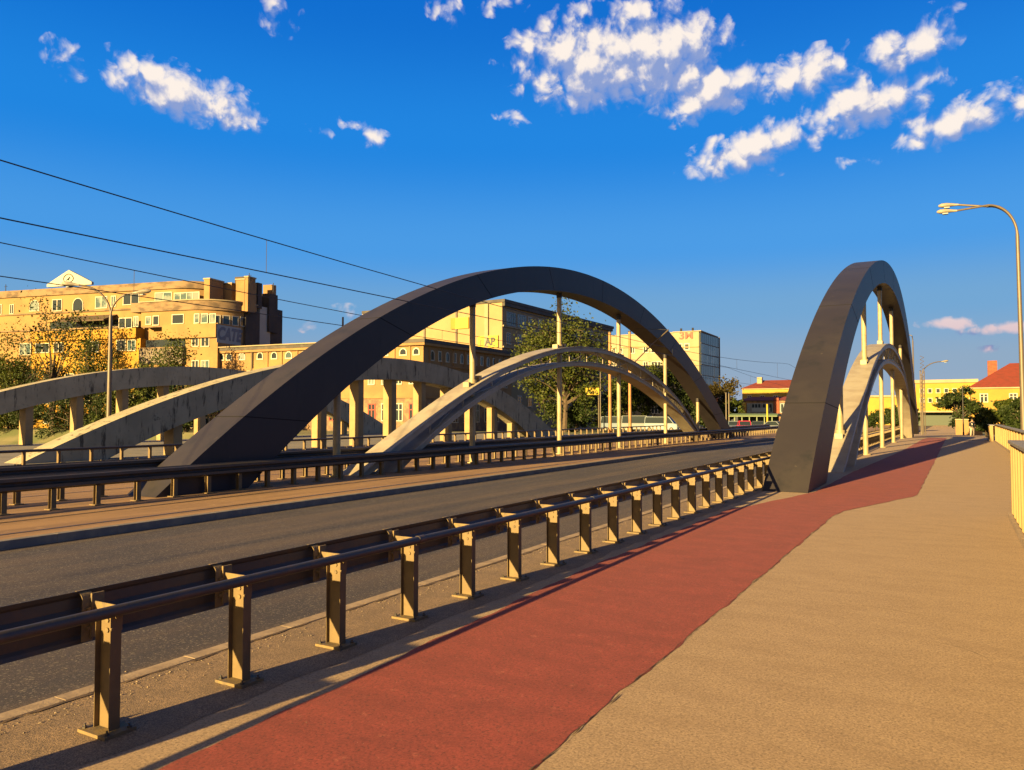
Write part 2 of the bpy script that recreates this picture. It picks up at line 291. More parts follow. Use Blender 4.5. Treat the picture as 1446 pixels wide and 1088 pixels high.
# asphalt with sand blown along the near kerb
def asphalt():
    m = bpy.data.materials.new('asphalt'); m.use_nodes = True; t = m.node_tree; b = t.nodes['Principled BSDF']; b.inputs['Roughness'].default_value = .82; b.inputs['Specular IOR Level'].default_value = .35
    g = nd(t, 'ShaderNodeNewGeometry'); pos = g.outputs['Position']; sp = nd(t, 'ShaderNodeSeparateXYZ'); t.links.new(pos, sp.inputs[0])
    def noise(sc, st=(1, 1, 1), d=4, ro=.6):
        mp = nd(t, 'ShaderNodeMapping'); mp.inputs['Scale'].default_value = st; t.links.new(pos, mp.inputs[0]); n = nd(t, 'ShaderNodeTexNoise'); n.inputs['Scale'].default_value = sc; n.inputs['Detail'].default_value = d; n.inputs['Roughness'].default_value = ro; t.links.new(mp.outputs[0], n.inputs[0]); return n.outputs[0]
    def rng(v, lo, hi):
        q = nd(t, 'ShaderNodeMapRange', interpolation_type='SMOOTHSTEP'); t.links.new(v, q.inputs[0]); q.inputs[1].default_value = lo; q.inputs[2].default_value = hi; return q.outputs[0]
    def mix(f, a, c):
        x = nd(t, 'ShaderNodeMixRGB'); t.links.new(f, x.inputs[0])
        for i, v in ((1, a), (2, c)):
            if isinstance(v, tuple): x.inputs[i].default_value = v + (1,)
            else: t.links.new(v, x.inputs[i])
        return x.outputs[0]
    c = mix(rng(noise(.9, (1.6, .06, 1), 3), .4, .62), (.044, .039, .043), (.088, .066, .055))
    c = mix(rng(noise(.5, (1, .5, 1), 5), .45, .7), c, (.041, .036, .041))
    vo = nd(t, 'ShaderNodeTexVoronoi'); vo.inputs['Scale'].default_value = 70; t.links.new(pos, vo.inputs['Vector'])
    c = mix(rng(vo.outputs['Color'], .70, .92), c, (.20, .17, .135))
    c = mix(rng(noise(110, d=3), .48, .66), c, (.012, .012, .014))
    edge = mth(t, 'ADD', mth(t, 'MULTIPLY', mth(t, 'SUBTRACT', sp.outputs[0], -5.75), 2.1), mth(t, 'MULTIPLY', mth(t, 'SUBTRACT', noise(7, (1, .6, 1), 8, .75), .5), 2.6))
    c = mix(rng(edge, .35, 1.0), c, (.27, .18, .10))
    t.links.new(c, b.inputs['Base Color']); bn = nd(t, 'ShaderNodeBump'); bn.inputs['Strength'].default_value = .45; bn.inputs['Distance'].default_value = .006; t.links.new(noise(210, d=3), bn.inputs['Height']); t.links.new(bn.outputs[0], b.inputs['Normal'])
    return m
M['asphalt'] = asphalt()

# ------------------------------------------------------------------ ground, river, decks
def prof(y):
    if y <= 66: return 0.0
    if y < 150: return -(y - 66) * 0.014
    return -1.18
GY = [(-3000, -.6), (-60, -.6), (-32, -.4), (-22, -7), (52, -7), (63, -2.2), (65.8, -.5), (80, -.45), (110, -.85), (150, -1.4), (300, -1.5), (1200, -1.5), (6000, -1.5)]
m = MB(); xs = [-4000, -1200, -500, -200, -100, -52, -29, -23, 3, 12, 40, 120, 500, 1200, 4000]
for (y, z) in GY:
    for x in xs: m.v.append((x, y, z))
nx = len(xs)
for i in range(len(GY) - 1):
    for j in range(nx - 1): m.f.append((i * nx + j, i * nx + j + 1, (i + 1) * nx + j + 1, (i + 1) * nx + j))
struct('ground', m, M['ground'])
m = MB(); m.add([(-4000, -31, -4.6), (4000, -31, -4.6), (4000, 60, -4.6), (-4000, 60, -4.6)], [(0, 1, 2, 3)]); struct('water', m, M['water'])

YS = [-40, -20, -10] + [y * 2 for y in range(0, 34)] + [75, 85, 95, 110, 130, 150, 200, 300, 600]
def sheet(xl, xr, dz, ys=YS, mb=None, jit=0):
    mb = mb or MB(); b = len(mb.v)
    for y in ys:
        fl = xl(y) if callable(xl) else xl; fr = xr(y) if callable(xr) else xr
        mb.v.append((fl, y, prof(y) + dz)); mb.v.append((fr, y, prof(y) + dz))
    for i in range(len(ys) - 1): mb.f.append((b + 2 * i, b + 2 * i + 1, b + 2 * i + 3, b + 2 * i + 2))
    return mb
def slab(xl, xr, z0, z1, ya=-40, yb=66): m = MB(); m.box(xl, xr, ya, yb, z0, z1); return m
m = slab(-22.7, -5.14, -1.1, -.135); m.box(-5.14, 2.62, -40, 66, -1.1, -.012); m.box(-22.7, -12.5, -40, 66, -.13, -.012)
for gx in (-20, -16.4, -9, -3.6, 1.4): m.box(gx - .4, gx + .4, -36, 66, -2.4, -1.103)
struct('bridge_deck', m, M['deck'])
def RX(y): return 0.80 + 0.06 if y < 17.0 else 2.5
ysp = sorted(set(YS + [17.0, 17.02, 18.9, 19, 7, 9, 11, 13]))
struct('footpath', sheet(-5.14, lambda y: 2.5, 0.0, ysp), M['path'])
rng_y = [-40, -20, -6, -2] + [i * .5 for i in range(0, 60)] + list(range(30, 66, 2)) + [66, 70, 75]
def interp(tab, y):
    if y <= tab[0][0]: return tab[0][1]
    for (a, b), (c, d) in zip(tab, tab[1:]):
        if y <= c: return b + (d - b) * (y - a) / (c - a)
    return tab[-1][1]
LL = [(-40, -3.72), (3, -3.72), (8.5, -3.98), (15.6, -3.95), (16.4, -3.72), (20, -3.02), (27, -2.98), (45, -2.42), (75, -2.1)]
RR = [(-40, -1.98), (15.5, -2.02), (16.3, -1.95), (20.3, -.82), (75, -.68)]
hz = lambda y, k: .012 * math.sin(y * 3.1 + k) + .01 * math.sin(y * 7.7 + 2 * k) + .006 * math.sin(y * 17 + k)
struct('cycle_path', sheet(lambda y: interp(LL, y) + hz(y, 1), lambda y: interp(RR, y) + hz(y, 2), .004, [y / 1 for y in sorted(set(rng_y + [i * .1 for i in range(20, 170)]))]), M['red'])
M['crack'] = mat('crack', (.05, .03, .02), .95, c2=(.12, .07, .04), ns=20)
yj = [i * .08 for i in range(20, 420)]
def jag(base, w, seed, amp=.012):
    rr = random.Random(seed); off = 0; o1 = []; o2 = []
    for y in yj:
        off = off * .8 + rr.uniform(-amp, amp); ww = w * max(0.0, rr.uniform(-.3, 1.3)); b = interp(base, y) + off if isinstance(base, list) else base + off
        o1.append(b - ww); o2.append(b + ww)
    mb = MB()
    for y, a, b in zip(yj, o1, o2): mb.v.append((a, y, .0075)); mb.v.append((b, y, .0075))
    for i in range(len(yj) - 1): mb.f.append((2 * i, 2 * i + 1, 2 * i + 3, 2 * i + 2))
    return mb
struct('pavement_crack', jag(RR, .0045, 3, .008), M['crack'])
struct('pavement_crack', jag(-5.115, .016, 5, .012), M['crack'])
struct('kerb_strip', sheet(-5.13, lambda y: -4.12 + hz(y, 5) * 2.0, .002, sorted(set([-40, -10] + [i * .25 for i in range(-8, 70)] + [20, 30, 66]))), M['strip'])
# road
struct('road', sheet(-12.3, -5.28, -.12), M['asphalt'])
def kerb(x0, x1, z1, name, mm, label_len=1.0):
    m = MB(); y = -12.0
    while y < 66: m.box(x0, x1, y + .001, y + 1.0 - .001, -.2, z1 + random.uniform(-.0012, .0012)); y += 1.0
    o = m.build(name, mm, None, bevel=.006); o['kind'] = 'structure'
kerb(-5.28, -5.14, .008, 'kerb', M['kerb']); kerb(-12.46, -12.3, .015, 'kerb', M['kerbdark']); kerb(-21.15, -21.0, .06, 'kerb', M['kerbdark'])
m = sheet(-5.28, -5.14, -.02, [66, 75, 85, 95, 110, 130, 150, 200, 300]); m = sheet(-12.46, -12.3, .0, [66, 75, 85, 95, 110, 130, 150, 200, 300], m); struct('kerb', m, M['kerb'])
# tram tracks
struct('tram_track_bed', sheet(-22.5, -12.46, 0.0), M['tram'])
m = MB()
for cx in (-13.75, -19.25):
    for s in (-.7175, .7175):
        sheet(cx + s - .045, cx + s - .005, .006, YS, m); sheet(cx + s + .03, cx + s + .05, .006, YS, m)
struct('tram_rails', m, M['steel'])
m = MB()
for cx in (-13.75, -19.25):
    for s in (-.7175, .7175): sheet(cx + s - .005, cx + s + .03, .004, YS, m)
struct('rail_grooves', m, M['crack'])

# ------------------------------------------------------------------ guardrails
def wbeam(mb, xc, zc, amp, y0, y1, h=.31, t=.006):
    pr = [(-.5, 0), (-.42, .35), (-.36, 1), (-.16, 1), (-.07, .15), (0, 0), (.07, .15), (.16, 1), (.36, 1), (.42, .35), (.5, 0)]
    a = [(xc + amp * q, zc + h * p) for p, q in pr]; b = [(x - (t if amp > 0 else -t), z) for x, z in reversed(a)]
    mb.prismy(a + b if amp < 0 else (a + b)[::-1], y0, y1)
def ibeam(mb, w, fl, h, tf=.007, tw=.006):
    mb.box(-w / 2, -w / 2 + tf, -fl / 2, fl / 2, .02, h); mb.box(w / 2 - tf, w / 2, -fl / 2, fl / 2, .02, h); mb.box(-w / 2 + tf + .0005, w / 2 - tf - .0005, -tw / 2, tw / 2, .02, h - .002)
def bolt(mb, x, y, z, ax=2, r=.012, l=.02):
    d = [0, 0, 0]; d[ax] = l; mb.tube([(x, y, z), (x + d[0], y + d[1], z + d[2])], r, 6)
# near rail between carriageway and footpath
g1 = thing('guardrail', 'brown crash barrier with tubular rear rail between the road and red cycle path', 'guardrail', (-4.45, 0, 0))
m = MB(); wbeam(m, -4.715, .645, -.03, -6, 82, .325); m.build('beam', M['darksteel'], g1)
y = -6.0
while y < 82:
    m = MB(); m.tube([(-4.335, y + .002, .735), (-4.335, min(y + 3.938, 82), .735)], .036, 12); m.build('pipe_rail', M['darksteel'], g1, smooth=40)
    m = MB(); m.tube([(-4.335, y + 3.89, .735), (-4.335, y + 3.99, .735)], .0395, 12); m.build('pipe_sleeve', M['darksteel'], g1, smooth=40); y += 3.94
Y0 = 2.85 - .985 * 2
m = MB(); ibeam(m, .15, .07, .72, .0045, .006); pm = m.mesh('post', M['post'])
m = MB(); m.box(-.13, .14, -.10, .10, 0.003, .022); plm = m.mesh('base_plate', M['plate'])
m = MB(); bolt(m, 0, 0, .020, 2, .015, .014); bolt(m, 0, 0, .033, 2, .007, .016); bm_ = m.mesh('bolt', M['darksteel'])
m = MB()
m.box(-.20, .072, .037, .043, .60, .742); m.box(-.22, -.205, .02, .10, .52, .79)
n_ = 7                                                # curved strap over the beam
for i in range(n_):
    a0 = math.pi / 2 * i / n_; a1 = math.pi / 2 * (i + 1) / n_
    p = [(-.30 + .08 * math.sin(a), .785 - .03 + .05 * math.cos(a)) for a in (a0, a1)]; q = [(-.30 + .072 * math.sin(a), .785 - .03 + .042 * math.cos(a)) for a in (a0, a1)]
    m.prismy([p[0], p[1], q[1], q[0]], -.03, .04)
m.box(-.228, -.22, -.03, .04, .50, .755)
for zz in (.58, .70): bolt(m, -.218, .005, zz, 0, .012, .016); 
bolt(m, .0, -.012, .66, 1, .016, .03); bolt(m, .0, -.012, .60, 1, .016, .03); bolt(m, .074, .0, .69, 0, .012, .012); bolt(m, .074, -.03, .62, 0, .009, .012)
brm = m.mesh('bracket', M['plate'])
k = 0
while Y0 + .985 * k < 80:
    yy = Y0 + .985 * k
    if k < 95:
        p = bpy.data.objects.new('post', pm); C.objects.link(p); p.parent = g1; p.location = (0, yy, 0)
        for nm, me in (('base_plate', plm), ('bracket', brm)):
            q = bpy.data.objects.new(nm, me); C.objects.link(q); q.parent = p
        if k < 13:
            for sx in (-.105, .115):
                for sy in (-.07, .07): q = bpy.data.objects.new('bolt', bm_); C.objects.link(q); q.parent = p; q.location = (sx, sy, 0)
    k += 1
def rail2(x, beamx, amp, zc, label, y0, y1, sp, ph, ztop):
    g = thing('guardrail', label, 'guardrail', (x, 0, 0), 'steel crash barriers of the bridge')
    m = MB(); wbeam(m, beamx, zc, amp, y0, y1, .30); m.build('beam', M['darksteel'], g)
    m = MB(); ibeam(m, .11, .10, ztop); m.box(min(0, beamx - x), max(0, beamx - x), -.035, .035, zc - .07, zc + .07); me = m.mesh('post', M['post'])
    m = MB(); m.box(-.12, .12, -.09, .09, .003, .02); mp = m.mesh('base_plate', M['plate']); y = ph; k = 0
    while y < y1 and k < 98:
        p = bpy.data.objects.new('post', me); C.objects.link(p); p.parent = g; p.location = (0, y, 0)
        if k < 40: q = bpy.data.objects.new('base_plate', mp); C.objects.link(q); q.parent = p
        y += sp; k += 1
    return g
g1['group'] = 'steel crash barriers of the bridge'
rail2(-15.60, -15.52, .08, .565, 'corrugated crash barrier in front of the left dark arch, beside the near tram track', 0, 84, .92, .48, .70)
rail2(-17.12, -17.05, .07, .68, 'corrugated crash barrier behind the left dark arch, beside the far tram track', 0, 84, .92, .6, .84)
g3 = thing('handrail', 'slim dark pipe handrail on short posts along the far edge of the tram deck', 'handrail', (-22.3, 0, 0))
m = MB(); m.tube([(-22.3, 0, .88), (-22.3, 66, .88)], .04, 8); m.build('rail', M['darksteel'], g3, smooth=40)
m = MB(); m.box(-22.36, -22.24, 0, 66, .0, .12); m.build('plinth', M['deck'], g3)
m = MB(); m.box(-.045, .045, -.035, .035, .12, .86); me = m.mesh('post', M['post'])
for i in range(68):
    p = bpy.data.objects.new('post', me); C.objects.link(p); p.parent = g3; p.location = (0, .2 + .96 * i, 0)

# ------------------------------------------------------------------ parapets at the river side
def parapet(label, x, y0, y1, h, pitch, thick=.22):
    g = thing('parapet', label, 'parapet', (x, (y0 + y1) / 2, 0), 'ochre parapets along the footpath')
    m = MB(); m.box(x + .07, x + thick - .03, y0 + .02, y1 - .02, 0.003, h - .06); m.build('wall', M['ochre'], g)
    n = int((y1 - y0) / pitch)
    for i in range(n + 1):
        y = y0 + (y1 - y0 - .1) * i / n; m = MB(); m.box(x, x + .068, y, y + .10, .003, h - .062); m.build('fin', M['ochre'], g)
        if i < n:
            s = (y1 - y0 - .1) / n
            m = MB(); m.box(x + .03, x + .068, y + s * .5, y + s * .5 + .06, .003, h - .062); m.build('rib', M['ochre'], g)
    
    m = MB(); m.box(x - .035, x + thick + .05, y0 - .05, y1 + .03, h - .06, h); m.build('cap', M['cap'], g, bevel=.01)
    m = MB(); m.box(x - .06, x - .001, y0, y1, .003, .09); m.build('plinth', M['kerb'], g)
parapet('tall near ochre parapet with a thick grey cap at the right edge of the picture', .85, -12, 16.9, 1.42, .62, .36)
parapet('long ochre parapet with thin grey cap, set back under the tall street lamp', 2.30, 18.6, 62.6, 1.2, 2.0)
parapet('short far end piece of ochre parapet past the arch shadow', 2.02, 62.9, 66.4, 1.15, .9)
m = MB(); m.prism([(.86, 16.95), (1.1, 16.95), (2.5, 18.5), (2.31, 18.5)], .003, 1.14)
tag(m.build('parapet', M['ochre']), 'slanted ochre parapet piece joining the near and the set back parapet', 'parapet', 'ochre parapets along the footpath')

# ------------------------------------------------------------------ arches
def pv(c, t):
    r = 0
    for k in c: r = r * t + k
    return r
def curve(y0, y1, c, n=96):
    return [(y0 + (y1 - y0) * i / n, pv(c, -1 + 2 * i / n)) for i in range(n + 1)]
def trim(cv, z=0.0):                                   # cut a curve where it meets the ground
    cv = list(cv)
    out = []
    for (a, b) in zip(cv, cv[1:]):
        ia, ib = a[1] >= z, b[1] >= z
        cut = lambda: (a[0] + (b[0] - a[0]) * (z - a[1]) / (b[1] - a[1]), z)
        if ia: out.append(a)
        if ia != ib: out.append(cut())
    if cv[-1][1] >= z: out.append(cv[-1])
    return out
def resample(cv, n=110):
    d = [0]
    for a, b in zip(cv, cv[1:]): d.append(d[-1] + math.hypot(b[0] - a[0], b[1] - a[1]))
    o = []; j = 0
    for i in range(n + 1):
        s = d[-1] * i / n
        while j < len(d) - 2 and d[j + 1] < s: j += 1
        t = (s - d[j]) / max(1e-9, d[j + 1] - d[j]); o.append((cv[j][0] + (cv[j + 1][0] - cv[j][0]) * t, cv[j][1] + (cv[j + 1][1] - cv[j][1]) * t))
    return o
def extend(c0, c1, coef, e0=.06, e1=.06, n=110):
    t0, t1 = -1 - e0, 1 + e1
    return [(c0 + (c1 - c0) * ((t0 + (t1 - t0) * i / n) + 1) / 2, pv(coef, t0 + (t1 - t0) * i / n)) for i in range(n + 1)]
def archmesh(outer, inner, x0, x1, m=None):
    m = m or MB(); b = len(m.v); n = len(outer)
    for (o, i) in zip(outer, inner): m.v += [(x1, o[0], o[1]), (x0, o[0], o[1]), (x0, i[0], i[1]), (x1, i[0], i[1])]
    for k in range(n - 1):
        for j in range(4): m.f.append((b + 4 * k + j, b + 4 * k + (j + 1) % 4, b + 4 * (k + 1) + (j + 1) % 4, b + 4 * (k + 1) + j))
    m.f.append((b, b + 3, b + 2, b + 1)); m.f.append(tuple(b + 4 * (n - 1) + q for q in range(4)))
    return m
def offset(cv, d):
    o = []
    for i, p in enumerate(cv):
        a = cv[max(0, i - 1)]; b = cv[min(len(cv) - 1, i + 1)]; l = math.hypot(b[0] - a[0], b[1] - a[1]); o.append((p[0] + (b[1] - a[1]) / l * d, p[1] - (b[0] - a[0]) / l * d))
    return o
def zat(cv, y):
    for a, b in zip(cv, cv[1:]):
        if (a[0] - y) * (b[0] - y) <= 0 and a[0] != b[0]: return a[1] + (b[1] - a[1]) * (y - a[0]) / (b[0] - a[0])
    return None
G0 = 0.006
def steel_arch(label, x0, x1, out_, inn_, hang, hlabel, lower, plabel, px0, px1, A, B, chord, lean=.8):
    O = resample(trim(extend(*out_), G0)); I = resample(trim(extend(*inn_), G0))
    g = thing('steel_arch', label, 'arch', ((x0 + x1) / 2, (O[0][0] + O[-1][0]) / 2, 0), 'tall dark steel arches over the bridge')
    archmesh(O, I, x0, x1).build('box_rib', M['arch'], g, smooth=30)
    xc = (x0 + x1) / 2
    for i in range(6, 104, 12):                           # weld seams, a few mm proud of the plates
        a, b = O[i], O[i + 1]; l = math.hypot(b[0] - a[0], b[1] - a[1]); ty, tz = (b[0] - a[0]) / l, (b[1] - a[1]) / l; ny, nz = -tz, ty; w_ = .014; q = .004
        m = MB(); m.prismx([(a[0] - ty * w_ - ny * .01, a[1] - tz * w_ - nz * .01), (a[0] + ty * w_ - ny * .01, a[1] + tz * w_ - nz * .01), (a[0] + ty * w_ + ny * q, a[1] + tz * w_ + nz * q), (a[0] - ty * w_ + ny * q, a[1] - tz * w_ + nz * q)], x0 - .001, x1 + .001)
        m.build('weld_seam', M['seam'], g)
        c = I[i]; m = MB(); dy, dz = c[0] - a[0], c[1] - a[1]; k = math.hypot(dy, dz); py_, pz_ = -dz / k * .012, dy / k * .012
        m.prismx([(a[0] - py_, a[1] - pz_), (a[0] + py_, a[1] + pz_), (c[0] + py_, c[1] + pz_), (c[0] - py_, c[1] - pz_)], x1 - .01, x1 + .003); m.build('weld_seam', M['seam'], g)
    AA = resample(trim(extend(*A), G0)); BB = resample(trim(extend(*B), G0))
    for k, y in enumerate(hang):
        zt = zat(I[:], y)
        zt = zt if zt else 1.0
        h = MB(); h.tube([(xc, y, .02), (xc, y, zt + .05)], .115, 16); ho = h.build('hanger', M['hanger'], g, smooth=40)
        h = MB(); h.tube([(xc, y, zt - .22), (xc, y, zt + .12)], [.13, .15], 16); h.build('socket', M['arch'], ho, smooth=40)
        h = MB(); h.tube([(xc, y, .006), (xc, y, .05)], .22, 16)
        za = zat(AA, y)
        if za and za < zt:
            h.tube([(xc, y, za - .02), (xc, y, za + .14)], .17, 12)
        h.build('collar', M['hanger'], ho, smooth=40)
    p = thing('pale_arch', plabel, 'arch', ((px0 + px1) / 2, (AA[0][0] + AA[-1][0]) / 2, 0), 'low pale twin chord arches inside the dark arches')
    archmesh(AA, offset(AA, chord), px0, px1).build('upper_chord', M['pale'], p, smooth=30)
    archmesh(BB, offset(BB, chord * .95), px0, px1).build('lower_chord', M['pale'], p, smooth=30)
    # small flanges that edge the chords
    m = MB()
    for cv in (AA, BB):
        for xx in (px0, px1): m.tube([(xx, a[0], a[1]) for a in offset(cv, .03)], .035, 6)
    m.build('edge_bead', M['pale'], p, smooth=50)
    m = MB(); ys = BB[0][0] + 2.2; seg = 0; prev = None
    while ys < BB[-1][0] - 2:
        za = zat(AA, ys); zb = zat(BB, ys)
        if za and zb and za - chord - zb > .05:
            for xx in (px0 + .12, px1 - .12):
                m.tube([(xx, ys, zb - .02), (xx, ys, za - chord + .02)], .022, 6)
                if prev: m.tube([(xx, prev[0], prev[2] - .02), (xx, ys, za - chord + .02)] if seg % 2 else [(xx, prev[0], prev[1] - chord), (xx, ys, zb)], .018, 6)
            prev = (ys, za, zb); seg += 1
        ys += 2.1
    m.build('lattice', M['pale'], p, smooth=40)
    m = MB()
    for y in hang:
        za = zat(AA, y)
        if za:
            for s in (-.38, .38):
                z2 = zat(AA, y + s) or za; m.box(xc - .13, xc + .13, y + s - .09, y + s + .09, z2 - .02, z2 + .17); m.tube([(xc, y + s * .5, z2 + .07), (xc, y + s, z2 + .07)], .05, 8)
    m.build('hanger_shoe', M['hanger'], p, smooth=30)
    return g, p
cL = [0.121, -0.146, 1.046, -8.121, -0.567, 8.843]; cLi = [-0.647, 1.221, -5.975, -0.202, 7.73]
cA = [-0.923, 0.191, 1.148, -5.281, 0.032, 5.303]; cB = [-0.306, 0.651, -4.048, -0.365, 4.526]
cR = [1.373, -1.795, -2.345, -8.995, 0.835, 10.606]; cRi = [1.316, -1.279, -1.112, -7.22, 0.568, 9.273]
cRA = [-1.902, -1.107, 1.217, -5.056, 0.552, 6.057]; cRB = [-2.274, -3.151, 1.985, -1.99, 0.327, 5.123]
steel_arch('tall dark painted steel box arch on the left, rising between the two tram tracks', -16.84, -15.77, (11.12, 61.85, cL, .02, .2), (13.91, 57.16, cLi, .02, .25), [17.63, 25.2, 32.8, 40.25, 48.2, 55.4], '', None,
           'low pale steel arch with two chords under the left dark arch', -16.83, -15.98, (18.16, 55.13, cA, .05, .08), (19.74, 54.5, cB, .05, .08), .22)
steel_arch('tall dark painted steel box arch on the right, standing between guardrail and red cycle path', -4.19, -3.12, (19.57, 84.71, cR, .02, .05), (22.71, 79.5, cRi, .02, .12), [30.2, 39.25, 48.35, 57.4, 66.6, 75.4], '', None,
           'low pale steel arch with two chords under the right dark arch', -4.10, -3.24, (27.24, 75.89, cRA, .03, .05), (30.32, 73.5, cRB, .03, .05), .26)
# the path and track decks reach under the far arch feet
# ------------------------------------------------------------------ old concrete bridge
u1 = (16.34, 61.08, [-0.076, -0.176, -5.145, 0.336, 5.46], .04, .06); l1 = (20.08, 55.78, [-0.512, -0.389, -3.152, 0.616, 4.079], .06, .10)
m = MB(); m.box(-51.4, -29.9, -40, 66, -.9, -.15); m.box(-51.4, -30.6, -40, 66, -.145, -.01)
for yy in (16, 61.5): m.box(-51.3, -30.0, yy - 1.5, yy + 1.5, -7, -.903)
struct('old_bridge_deck', m, M['deck'])
def concrete_arch(x, label):
    O = resample(trim(extend(*u1), -.005)); I = resample(trim(extend(*l1), -.005))
    g = thing('concrete_arch', label, 'arch', (x - .55, 39, 0), 'old concrete arch ribs of the road bridge behind')
    archmesh(O, I, x - 1.15, x).build('rib', M['conc'], g, smooth=30)
    for k in range(11):
        y = 23.2 + k * 3.16
        zt = zat(I, y)
        if zt is None or zt < .7: continue
        c = MB(); c.box(x - .93, x - .2, y - .24, y + .24, -.008, zt + .06); c.build('column', M['column'], g, bevel=.03)
    return g
concrete_arch(-31.0, 'weathered concrete arch rib nearer to the camera, streaked with dark stains')
concrete_arch(-49.4, 'weathered concrete arch rib farther away, half hidden by the nearer concrete rib')

# ------------------------------------------------------------------ buildings
class Pl:                                       # a vertical wall plane: point, direction along it (to the right), outward normal
    def __init__(s, p, d, n): s.p = Vector((p[0], p[1], 0)); s.d = Vector((d[0], d[1], 0)).normalized(); s.n = Vector((n[0], n[1], 0)).normalized()
    def off(s, w): q = s.p + s.n * w; return Pl(q, s.d, s.n)
    def uz(s, px, py): q = onplane(px, py, s.p, s.n); return (q - s.p).dot(s.d), q.z
    def rect(s, x0, y0, x1, y1):
        xm, ym = (x0 + x1) / 2, (y0 + y1) / 2
        return s.uz(x0, ym)[0], s.uz(x1, ym)[0], s.uz(xm, y1)[1], s.uz(xm, y0)[1]
def pbox(pl, u0, u1, z0, z1, w0, w1, mb=None):
    mb = mb or MB(); mb.obox(pl.p, pl.d, pl.n, u0, u1, w0, w1, z0, z1); return mb
def fixn(o):
    import bmesh
    b = bmesh.new(); b.from_mesh(o.data); bmesh.ops.recalc_face_normals(b, faces=b.faces); b.to_mesh(o.data); b.free(); return o
WR = random.Random(77)
def window(pl, u0, u1, z0, z1, par, fm='frame', gm='glass', mul=1, cross=False, arch=False, fw=.12):
    if gm == 'glass' and WR.random() < .5: gm = 'glassd'
    a = MB(); pr = .09
    if arch:
        n = 8; uc = (u0 + u1) / 2; r = (u1 - u0) / 2; zc = z1 - r
        ring = [(u0, z0)] + [(uc - r * math.cos(math.pi * i / n), zc + r * math.sin(math.pi * i / n)) for i in range(n + 1)] + [(u1, z0)]
        r2 = r - fw; inn = [(u0 + fw, z0 + fw)] + [(uc - r2 * math.cos(math.pi * i / n), zc + r2 * math.sin(math.pi * i / n)) for i in range(n + 1)] + [(u1 - fw, z0 + fw)]
        P = lambda q, w: tuple(pl.p + pl.d * q[0] + pl.n * w + Vector((0, 0, q[1])))
        k = len(ring)
        a.add([P(q, pr) for q in ring] + [P(q, pr) for q in inn] + [P(q, 0) for q in ring], [(i, (i + 1) % k, k + (i + 1) % k, k + i) for i in range(k)] + [(i, 2 * k + i, 2 * k + (i + 1) % k, (i + 1) % k) for i in range(k)])
        f = fixn(a.build('window', M[fm], par)); g = MB(); g.add([P(q, .03) for q in inn], [tuple(range(k))]); g.build('pane', M[gm], f); return f
    pbox(pl, u0, u1, z0, z0 + fw, .01, pr + .05, a); pbox(pl, u0, u1, z1 - fw, z1, .01, pr, a)
    for i in range(mul + 1):
        u = u0 + (u1 - u0 - fw) * i / mul; pbox(pl, u, u + fw, z0 + fw, z1 - fw, .01, pr - .003, a)
    if cross: pbox(pl, u0 + fw, u1 - fw, z0 + (z1 - z0) * .62, z0 + (z1 - z0) * .62 + .09, .01, pr - .006, a)
    f = fixn(a.build('window', M[fm], par)); g = pbox(pl, u0 + .02, u1 - .02, z0 + .02, z1 - .02, .004, .035); fixn(g.build('pane', M[gm], f)); return f
def winpx(pl, par, l, **k):
    for r in l:
        u0, u1, z0, z1 = pl.rect(*r[:4]); kk = dict(k)
        if len(r) > 4: kk.update(r[4])
        window(pl, u0, u1, z0, z1, par, **kk)
def part(name, mb, mm, par, smooth=None): return fixn(mb.build(name, M[mm], par, smooth))
def text(s, pl, u, z, size, mm, par, name='lettering', depth=.05, w=.06, bold=.0, skew=0, sx=1.0):
    cu = bpy.data.curves.new('t', 'FONT'); cu.body = s; cu.size = size; cu.extrude = depth / 2; cu.offset = bold; cu.shear = skew; cu.align_x = 'CENTER'; cu.align_y = 'CENTER'
    o = bpy.data.objects.new('t', cu); C.objects.link(o); dg = bpy.context.evaluated_depsgraph_get(); dg.update()
    me = bpy.data.meshes.new_from_object(o.evaluated_get(dg)); bpy.data.objects.remove(o)
    X = pl.d; Z = pl.n; base = pl.p + pl.d * u + pl.n * w + Vector((0, 0, z))
    mx = Matrix(((X.x, 0, Z.x, base.x), (X.y, 0, Z.y, base.y), (0, 1, 0, base.z), (0, 0, 0, 1)))
    wl = wloc(par); me.transform(Matrix.Translation(-wl) @ mx @ Matrix.Diagonal((sx, 1, 1, 1))); me.materials.clear(); me.materials.append(M[mm]); q = bpy.data.objects.new(name, me); C.objects.link(q); q.parent = par; return q
ZB = -1.6
# ---- big rounded apartment block on the left
d1 = Vector((.974, .229, 0)).normalized(); n1 = Vector((.229, -.974, 0)).normalized()
C1 = (-100.5, 81.9)
F = Pl(C1, d1, n1); SIDE = Pl(C1, -n1, d1)
b1 = thing('apartment_block', 'peach and yellow apartment block with rounded corners, stained roof band and chimney stacks', 'building', (-130, 85, ZB))
def rounded(uL, uR, w0, wB, r, z0, z1, n=10, mb=None):
    c = F.p; P = lambda u, w: (c + d1 * u - n1 * w)
    pts = [P(uL, w0)] + [P(uR - r + r * math.sin(math.pi / 2 * i / n), w0 + r - r * math.cos(math.pi / 2 * i / n)) for i in range(n + 1)] + [P(uR, wB), P(uL, wB)]
    mb = mb or MB(); mb.prism([(p.x, p.y) for p in pts], z0, z1); return mb
zz = lambda px, py, w=0: F.off(-w).uz(px, py)[1]
uu = lambda px, py=430, w=0: F.off(-w).uz(px, py)[0]
zr = zz(240, 398, 1.5)
part('wall', rounded(uu(-90), uu(294, w=1.5), 1.5, 10, 7, ZB, zr - 1.2), 'peach', b1, 30)
